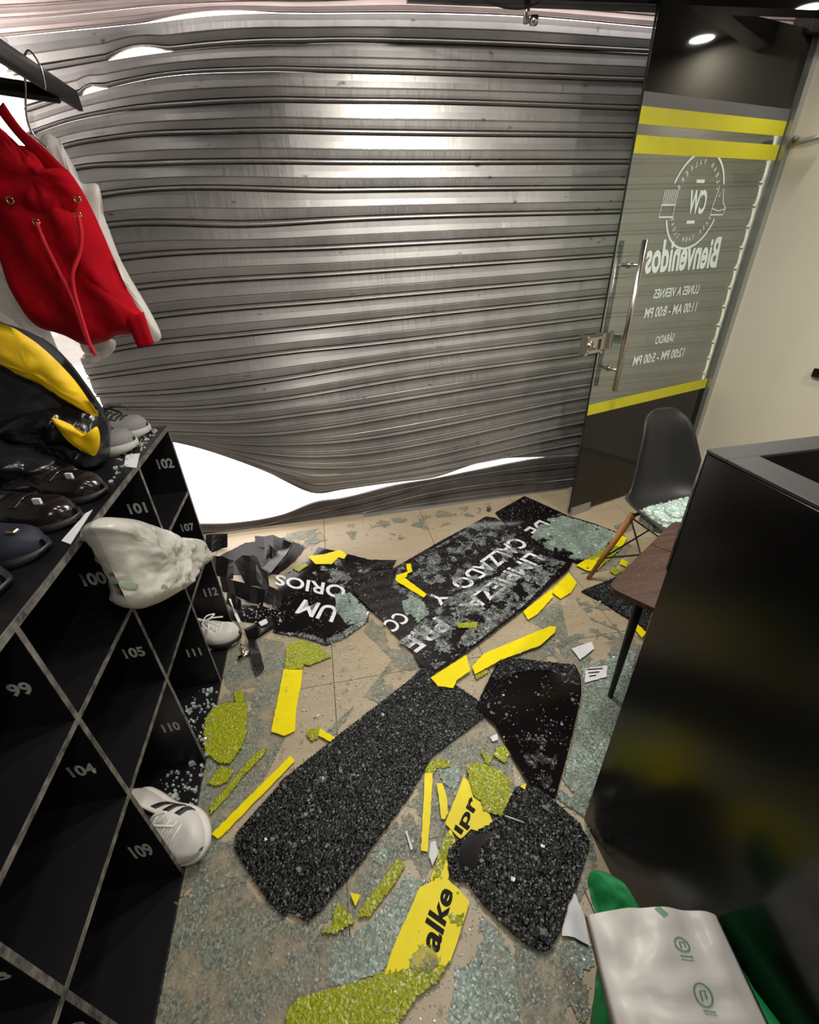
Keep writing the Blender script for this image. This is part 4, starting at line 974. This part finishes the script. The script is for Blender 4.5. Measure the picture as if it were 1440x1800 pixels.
veil('grey-green crumbs sheet right of the ragged black sheet', [(1010,1400),(1040,1470),(1050,1530),(1010,1600),(1000,1590),(1035,1490),(985,1420)], thr=-.3, seed=12, th=.006)
veil('blue-green triangle of glass below the long black sheet', [(640,1505),(690,1460),(700,1500),(672,1520)], 'glass_dense', thr=-.5, seed=13)
veil('blue-green lump between the hooked green end and the fan piece', [(768,1352),(800,1345),(812,1362),(800,1390),(780,1378)], 'glass_dense', thr=-.6, seed=14, th=.007)
veil('grey-green glass between the yellow ragged strip and the tiles', [(925,1090),(985,1055),(1000,1130),(960,1160),(880,1170),(975,1115)], thr=-.5, seed=15)
veil('grey-green glass patch beside the crazed corner piece', [(1010,1050),(1060,1062),(1100,1090),(1090,1110),(1040,1090)], thr=-.05, seed=16)
veil('glass patch under the walnut table beside the chair leg', [(1020,1010),(1080,1000),(1110,960),(1090,940),(1060,990)], thr=-.5, seed=17)
veil('small pile of glass on the tiles left of the chair', [(1080,925),(1110,915),(1115,930),(1090,940)], thr=-.4, seed=18, th=.005)
veil('broken glass scatter near the foot of the bent shutter, left part', [(430,950),(560,930),(575,950),(540,965),(480,960)], thr=-.05, seed=19)
veil('faint scatter of glass bits near the foot of the bent shutter, middle part', [(600,925),(860,885),(860,900),(700,950),(620,950)], thr=.22, sc=14, seed=20)['kind'] = 'stuff'
for i, (px_, thr) in enumerate((([(330,1150),(400,1100),(500,1130),(510,1300),(380,1480),(330,1540),(262,1860),(1070,1860),(1050,1500),(1030,1440),(1120,1140),(1000,1040),(900,1100),(740,1180),(640,1120),(500,1110)], None), ([(380,1000),(480,950),(860,885),(1000,870),(1200,900),(1200,960),(1000,1010),(640,1100),(400,1100)], -.1))):
    tag(crumbs('glass_crumbs', px_, 0, (9000, 1500)[i], M['crumb'], .0012, .0036, seed=60+i, thr=thr), ('loose sparkling glass crumbs strewn over the whole floor', 'loose glass crumbs strewn on the tiles along the shutter')[i], 'broken glass', kind='stuff')
tag(crumbs('glass_crumbs', [(372,1210),(386,1210),(362,1335),(320,1535),(262,1480),(285,1330),(340,1215)], .0145, 260, M['crumb'], .002, .008, seed=64), 'loose glass crumbs on the black floor of the bottom compartments', 'broken glass', kind='stuff')
tag(crumbs('glass_crumbs', [(215,790),(250,765),(285,750),(262,785),(215,830),(180,860)], HC+.0004, 60, M['crumb'], .002, .006, seed=65), 'glass crumbs on the cabinet top around the running shoes', 'broken glass', kind='stuff')
tag(crumbs('glass_crumbs', [(415,1040),(490,1050),(500,1090),(470,1115),(430,1100)], .009, 130, M['crumb'], .002, .005, seed=66), 'glass crumbs over the crumpled black film', 'broken glass', kind='stuff')
def flakes(name, px, z, n, parent, seed, label=None):
    R = random.Random(seed); P = [F(x, y, z) for x, y in px]; x0, x1 = min(p.x for p in P), max(p.x for p in P); y0, y1 = min(p.y for p in P), max(p.y for p in P); V = []; Fc = []
    while len(V) < n*8:
        x, y = R.uniform(x0, x1), R.uniform(y0, y1)
        if not inside(x, y, P): continue
        s_ = R.uniform(.0025, .0065); M_ = Matrix.Translation((x, y, z+.004)) @ Matrix.Rotation(R.uniform(0, PI), 4, 'Z') @ Matrix.Rotation(R.gauss(0, .22), 4, 'X') @ Matrix.Rotation(R.gauss(0, .22), 4, 'Y'); b_ = len(V); QQ = [(R.uniform(.4, 1.2)*sx_, R.uniform(.4, 1.2)*sy_) for sx_, sy_ in ((-1, -1), (1, -1), (1, 1), (-1, 1))]
        for zz in (-.002, .002):
            for (a, c) in QQ: V.append(M_ @ Vector((a*s_, c*s_, zz)))
        Fc += [(b_+3, b_+2, b_+1, b_), (b_+4, b_+5, b_+6, b_+7)]+[(b_+q, b_+(q+1) % 4, b_+4+(q+1) % 4, b_+4+q) for q in range(4)]
    o = mesh(name, V, Fc, M['flake'], parent and None); o['kind'] = 'stuff'
    if parent: keep(parent, o)
    return o
flakes('glass_flakes', BIG, .016, 60, bs, 3); flakes('glass_flakes', C2P, .019, 26, b2, 4); flakes('glass_flakes', LIMP, .02, 60, sl, 5); flakes('glass_flakes', SM, .018, 25, b4, 6)
o = flakes('glass_flakes', [(340,1230),(500,1110),(640,1120),(740,1180),(1110,1140),(1040,1440),(1050,1800),(280,1800)], .008, 260, None, 8)
tag(o, 'flat shiny glass flakes scattered across the tiles', 'broken glass', kind='stuff')
# papers and painted glints
for px_, lab in (([(1030,1175),(1068,1170),(1066,1190),(1028,1200)], 'torn white printed label lying on green glass near the counter'), ([(1005,1140),(1040,1128),(1045,1140),(1020,1160)], 'torn white scrap above the printed label'),
                 ([(998,1568),(1012,1572),(1028,1612),(1036,1662),(1010,1648),(988,1645)], 'bluish white sheet corner beside the carrier bag'), ([(712,1462),(716,1460),(726,1492),(722,1495)], 'thin white paper sliver left of the upright yellow strip'),
                 ([(758,1480),(766,1478),(772,1500),(760,1522),(754,1505)], 'pale torn scrap right of the upright yellow strip'), ([(862,1296),(874,1290),(876,1300),(866,1304)], 'tiny torn printed scrap beside the smooth black sheet')):
    p = thing('paper_scrap', lab, 'paper', F(*px_[0])); prism('sheet', px_, .012, .001, M['paper'], p, jag=.0015)
    if 'printed label' in lab:
        for r in range(3): a = .25+.22*r; prism('print_line', [(1032+2*r, 1176+6*r), (1060-6*r, 1174+6*r), (1060-6*r, 1176+6*r), (1032+2*r, 1178+6*r)], .0135, .0003, M['black_print'], p)
# matt white chips stand in for lamp flashes off the glass
for i, (x, y, lab) in enumerate(((672, 1249, 'upper middle of the long crazed sheet'), (1058, 1058, 'crazed corner piece by the table'), (880, 1222, 'top left of the smooth black sheet'), (918, 1150, 'tiles above the smooth black sheet'))):
    o = crumbs('painted_glint', None, 0, 1, M['paper'], .006, .007, None, pts=[tuple(F(x, y, .019))], seed=i+5)
    tag(o, 'small white chip painting a glint on the '+lab, 'chip')
# crumpled black film
BF = 'crumpled black film by the cabinet end'
def strap(label, rails, m='rubber', **k):
    R = random.Random(int(rails[0][0]*7)); Q = []
    for i, r in enumerate(rails):
        Q.append(r)
        if i < len(rails)-1:
            n_ = rails[i+1]; mid = [(a+b)/2 for a, b in zip(r, n_)]; e = R.uniform(-.008, .014)
            Q.append((mid[0]+R.uniform(-2, 2), mid[1]+R.uniform(-2, 2), max(.001, mid[2]+e), mid[3]+R.uniform(-2, 2), mid[4]+R.uniform(-2, 2), max(.001, mid[5]+e*.6)))
    o = sheet('black_film_strip', Q, M[m], None, k=1, **k)
    o.data.polygons.foreach_set('use_smooth', [False]*len(o.data.polygons))
    return tag(o, label, 'black film', BF)
strap('upright black film flap nearest the shutter at the cabinet end', [(360,975,.0,362,940,.09), (382,968,.0,384,938,.08), (400,962,.01,400,938,.07)])
strap('black film fold left of the grey-topped fold', [(368,1010,.01,370,975,.08), (390,1015,.02,392,978,.10), (410,1018,.01,412,985,.07)])
strap('folded black film with a pale grey top face', [(412,988,.05,430,1024,.01), (426,976,.09,445,1020,.02), (445,976,.08,462,1022,.02), (455,985,.05,470,1030,.0)])
strap('long black film band arching toward the shutter', [(448,942,.03,450,962,.0), (480,940,.06,482,965,.03), (515,955,.05,505,975,.01), (500,980,.04,475,1000,.0)])
strap('black film band bending down beside the arch', [(515,953,.06,512,962,.02), (503,975,.07,490,968,.04), (482,1000,.03,470,990,.02), (470,1012,.01,455,1000,.0)])
strap('long low black film band in front of the folds', [(386,1012,.05,392,1040,.0), (410,1020,.07,415,1048,.02), (440,1030,.06,440,1060,.01), (466,1037,.05,462,1066,.0)])
strap('dark purple curled film in the middle of the heap', [(432,985,.09,430,1030,.02), (450,990,.10,452,1030,.03), (470,1005,.05,475,1040,.0)])
strap('black film wedge touching the ORIOS sheet', [(462,1022,.04,455,1055,.0), (485,1035,.04,480,1066,.01), (497,1048,.02,492,1080,.0)])
b = thing('black_film_strip', 'black film band with a white sticker at the lower end of the heap', 'black film', F(455, 1105), BF)
sheet('band', [(429,1106,.02,439,1130,.0), (450,1096,.05,460,1118,.02), (475,1082,.04,487,1100,.01)], M['rubber'], b)
sheet('sticker', [(454,1094,.052,459,1101,.048), (462,1090,.052,468,1097,.048), (468,1088,.050,471,1094,.046)], M['paper'], b, .001)
strap('black film tail pointing at the broad yellow strip', [(436,1124,.03,450,1122,.0), (442,1150,.03,458,1148,.01), (450,1189,.01,466,1180,.0)])
strap('short black film offcut standing behind the white shoe toe', [(400,1040,.04,398,1062,.0), (414,1046,.05,412,1068,.01), (424,1056,.03,424,1074,.0)])
strap('small black film curl with a pale fold beside the arch', [(466,962,.05,462,984,.02), (474,958,.07,474,980,.03), (484,968,.04,480,988,.0)])
strap('thin grey edge trim leaning along the heap', [(402,1053,.03,406,1052,.03), (412,1080,.02,417,1078,.02), (425,1106,.01,430,1102,.01)], m='alu')
ml = thing('metal_clamp', 'small shiny metal clamp under the black film tail', 'clamp', F(430, 1150))
tube('barrel', [F(420,1158,.012), F(440,1146,.016)], .011, M['chrome'], ml, n=14); tube('pin', [F(424,1132,.02), F(428,1150,.014)], .004, M['chrome'], ml, n=8)
tag(prism('black_film_sheet', [(400,1060),(462,1066),(492,1075),(490,1110),(445,1095),(405,1090)], .002, .003, M['film_black'], None, jag=.001), 'flat black film lying under the crumpled heap', 'black film')
tag(prism('black_film_sheet', [(372,985),(430,955),(500,945),(537,962),(520,985),(490,1010),(440,1010),(390,1010)], .001, .002, mat('dark_dusty_film', (.009, .008, .0075), .6, spec=.3), None, jag=.003), 'dusty dark film flat on the tiles behind the heap', 'black film')

# ------------------------------------------------------------------ bags bottom right
gt = thing('green_tote', 'green fabric tote bag slumped against the counter under the white bag', 'bag', (.44, .25, 0))
pts = [F(1033,1548,.36), F(1047,1530,.37), F(1085,1552,.37), F(1120,1600,.37), F(1150,1650,.36), F(1110,1670,.33), F(1062,1650,.35), F(1046,1600,.35)]
pillow('upper_cloth', pts, None, None, .03, M['green_cloth'], gt, rings=8, wr=.012, wsc=16, seed=31, normal=(0, 0, 1))
pillow('lower_cloth', [F(1052,1690,.14), F(1066,1694,.14), F(1095,1800,.14), F(1100,1880,.14), F(1045,1880,.14), F(1040,1800,.14), F(1047,1740,.14)], None, None, .05, M['green_cloth'], gt, rings=8, wr=.012, wsc=16, seed=33, normal=(0, 0, 1))
bm = bmesh.new(); bx(bm, (.505, .13, .19), (.11, .16, .38)); bmesh.ops.subdivide_edges(bm, edges=bm.edges, cuts=6, use_grid_fill=True)
for v in bm.verts:
    q = v.co*14; v.co += Vector((noise.noise(q), noise.noise(q+Vector((9, 0, 0))), 0))*.014*min(1, v.co.z*8)
    v.co.x = min(v.co.x, .566)
keep(gt, frombm('body', bm, M['green_cloth'], None, True))
wb = thing('white_carrier_bag', 'white plastic carrier bag with green print lying over the green tote', 'bag', (.42, .15, .42))
Zb = .43
def zb(x, y, z): return F(x, y, z)
W = [zb(1028,1611,.44), zb(1100,1603,.455), zb(1170,1601,.46), zb(1235,1598,.45), zb(1262,1612,.43), zb(1300,1680,.42), zb(1355,1800,.40), zb(1395,1880,.39), zb(1250,1900,.40), zb(1100,1880,.42), zb(1078,1800,.425), zb(1050,1700,.435)]
NU, NV = 26, 30; vs = []; fs = []
for side in (0, 1):
    for i in range(NU+1):
        u = i/NU
        for j in range(NV+1):
            v = j/NV
            x = (1028+(1262-1028)*u)*(1-v)+(1085+(1375-1085)*u)*v*1.0+(0)
            y = (1611-10*math.sin(PI*u))*(1-v)+1850*v
            p = F(x, y, .45-.05*v)
            e = min(1, min(u, 1-u)*7)*1.0
            puff = .028*math.sqrt(max(0, math.sin(PI*u)))*(.55+.45*v)
            fold = .0035*math.sin(u*15+v*2+2*noise.noise(Vector((u*4, v*3, 1))))+.010*noise.noise(Vector((u*5, v*5, 4)))
            p.z += (puff+fold*e) if side == 0 else -puff*.6
            p.x = min(p.x, .564)
            vs.append(p)
n1 = (NU+1)*(NV+1)
for side in (0, 1):
    for i in range(NU):
        for j in range(NV):
            a = side*n1+i*(NV+1)+j; f = (a, a+1, a+NV+2, a+NV+1); fs.append(f[::-1] if side == 0 else f)
for j in range(NV):
    fs.append((j, j+1, n1+j+1, n1+j)); a = NU*(NV+1)+j; fs.append((a+1, a, n1+a, n1+a+1))
ob = mesh('film', vs, fs, M['bag_white'], None, True); keep(wb, ob)
def bagpt(u, v, off=.0016):
    i = min(NU-1, int(u*NU)); j = min(NV-1, int(v*NV)); fu = u*NU-i; fv = v*NV-j
    a = Vector(vs[i*(NV+1)+j]).lerp(Vector(vs[i*(NV+1)+j+1]), fv); b_ = Vector(vs[(i+1)*(NV+1)+j]).lerp(Vector(vs[(i+1)*(NV+1)+j+1]), fv)
    return a.lerp(b_, fu)+Vector((0, 0, off))
def bagstrip(name, pts, w, closed=False):
    V = []; Fc = []; n = len(pts)
    for i, p in enumerate(pts):
        a = Vector(pts[(i-1) % n if closed else max(i-1, 0)]); b_ = Vector(pts[(i+1) % n if closed else min(i+1, n-1)]); t = (b_-a); t.normalize(); nn = Vector((-t.y, t.x))*w/2
        for s in (-1, 1): q = Vector(p)+nn*s; V.append(bagpt(max(0, min(1, q.x)), max(0, min(1, q.y))))
    for i in range(n if closed else n-1): j = (i+1) % n; Fc.append((2*i, 2*i+1, 2*j+1, 2*j))
    keep(wb, mesh(name, V, Fc, M['green_print']))
for (cu, cv, ru, rv) in ((.60, .27, .05, .05), (.62, .62, .06, .08)):
    bagstrip('print_ring', [(cu+ru*math.cos(2*PI*k/20), cv+rv*math.sin(2*PI*k/20)) for k in range(20)], .012, True)
    bagstrip('print_mark', [(cu-.015, cv+rv*.5), (cu-.015, cv-rv*.3), (cu+.02, cv-rv*.4), (cu+.02, cv+rv*.3)], .012)
    bagstrip('print_line', [(cu-.04, cv+rv+.03), (cu+.045, cv+rv+.035)], .010); bagstrip('print_line', [(cu-.04, cv+rv+.055), (cu+.045, cv+rv+.06)], .006)
bagstrip('print_line', [(.52, .0), (.56, .07)], .05)
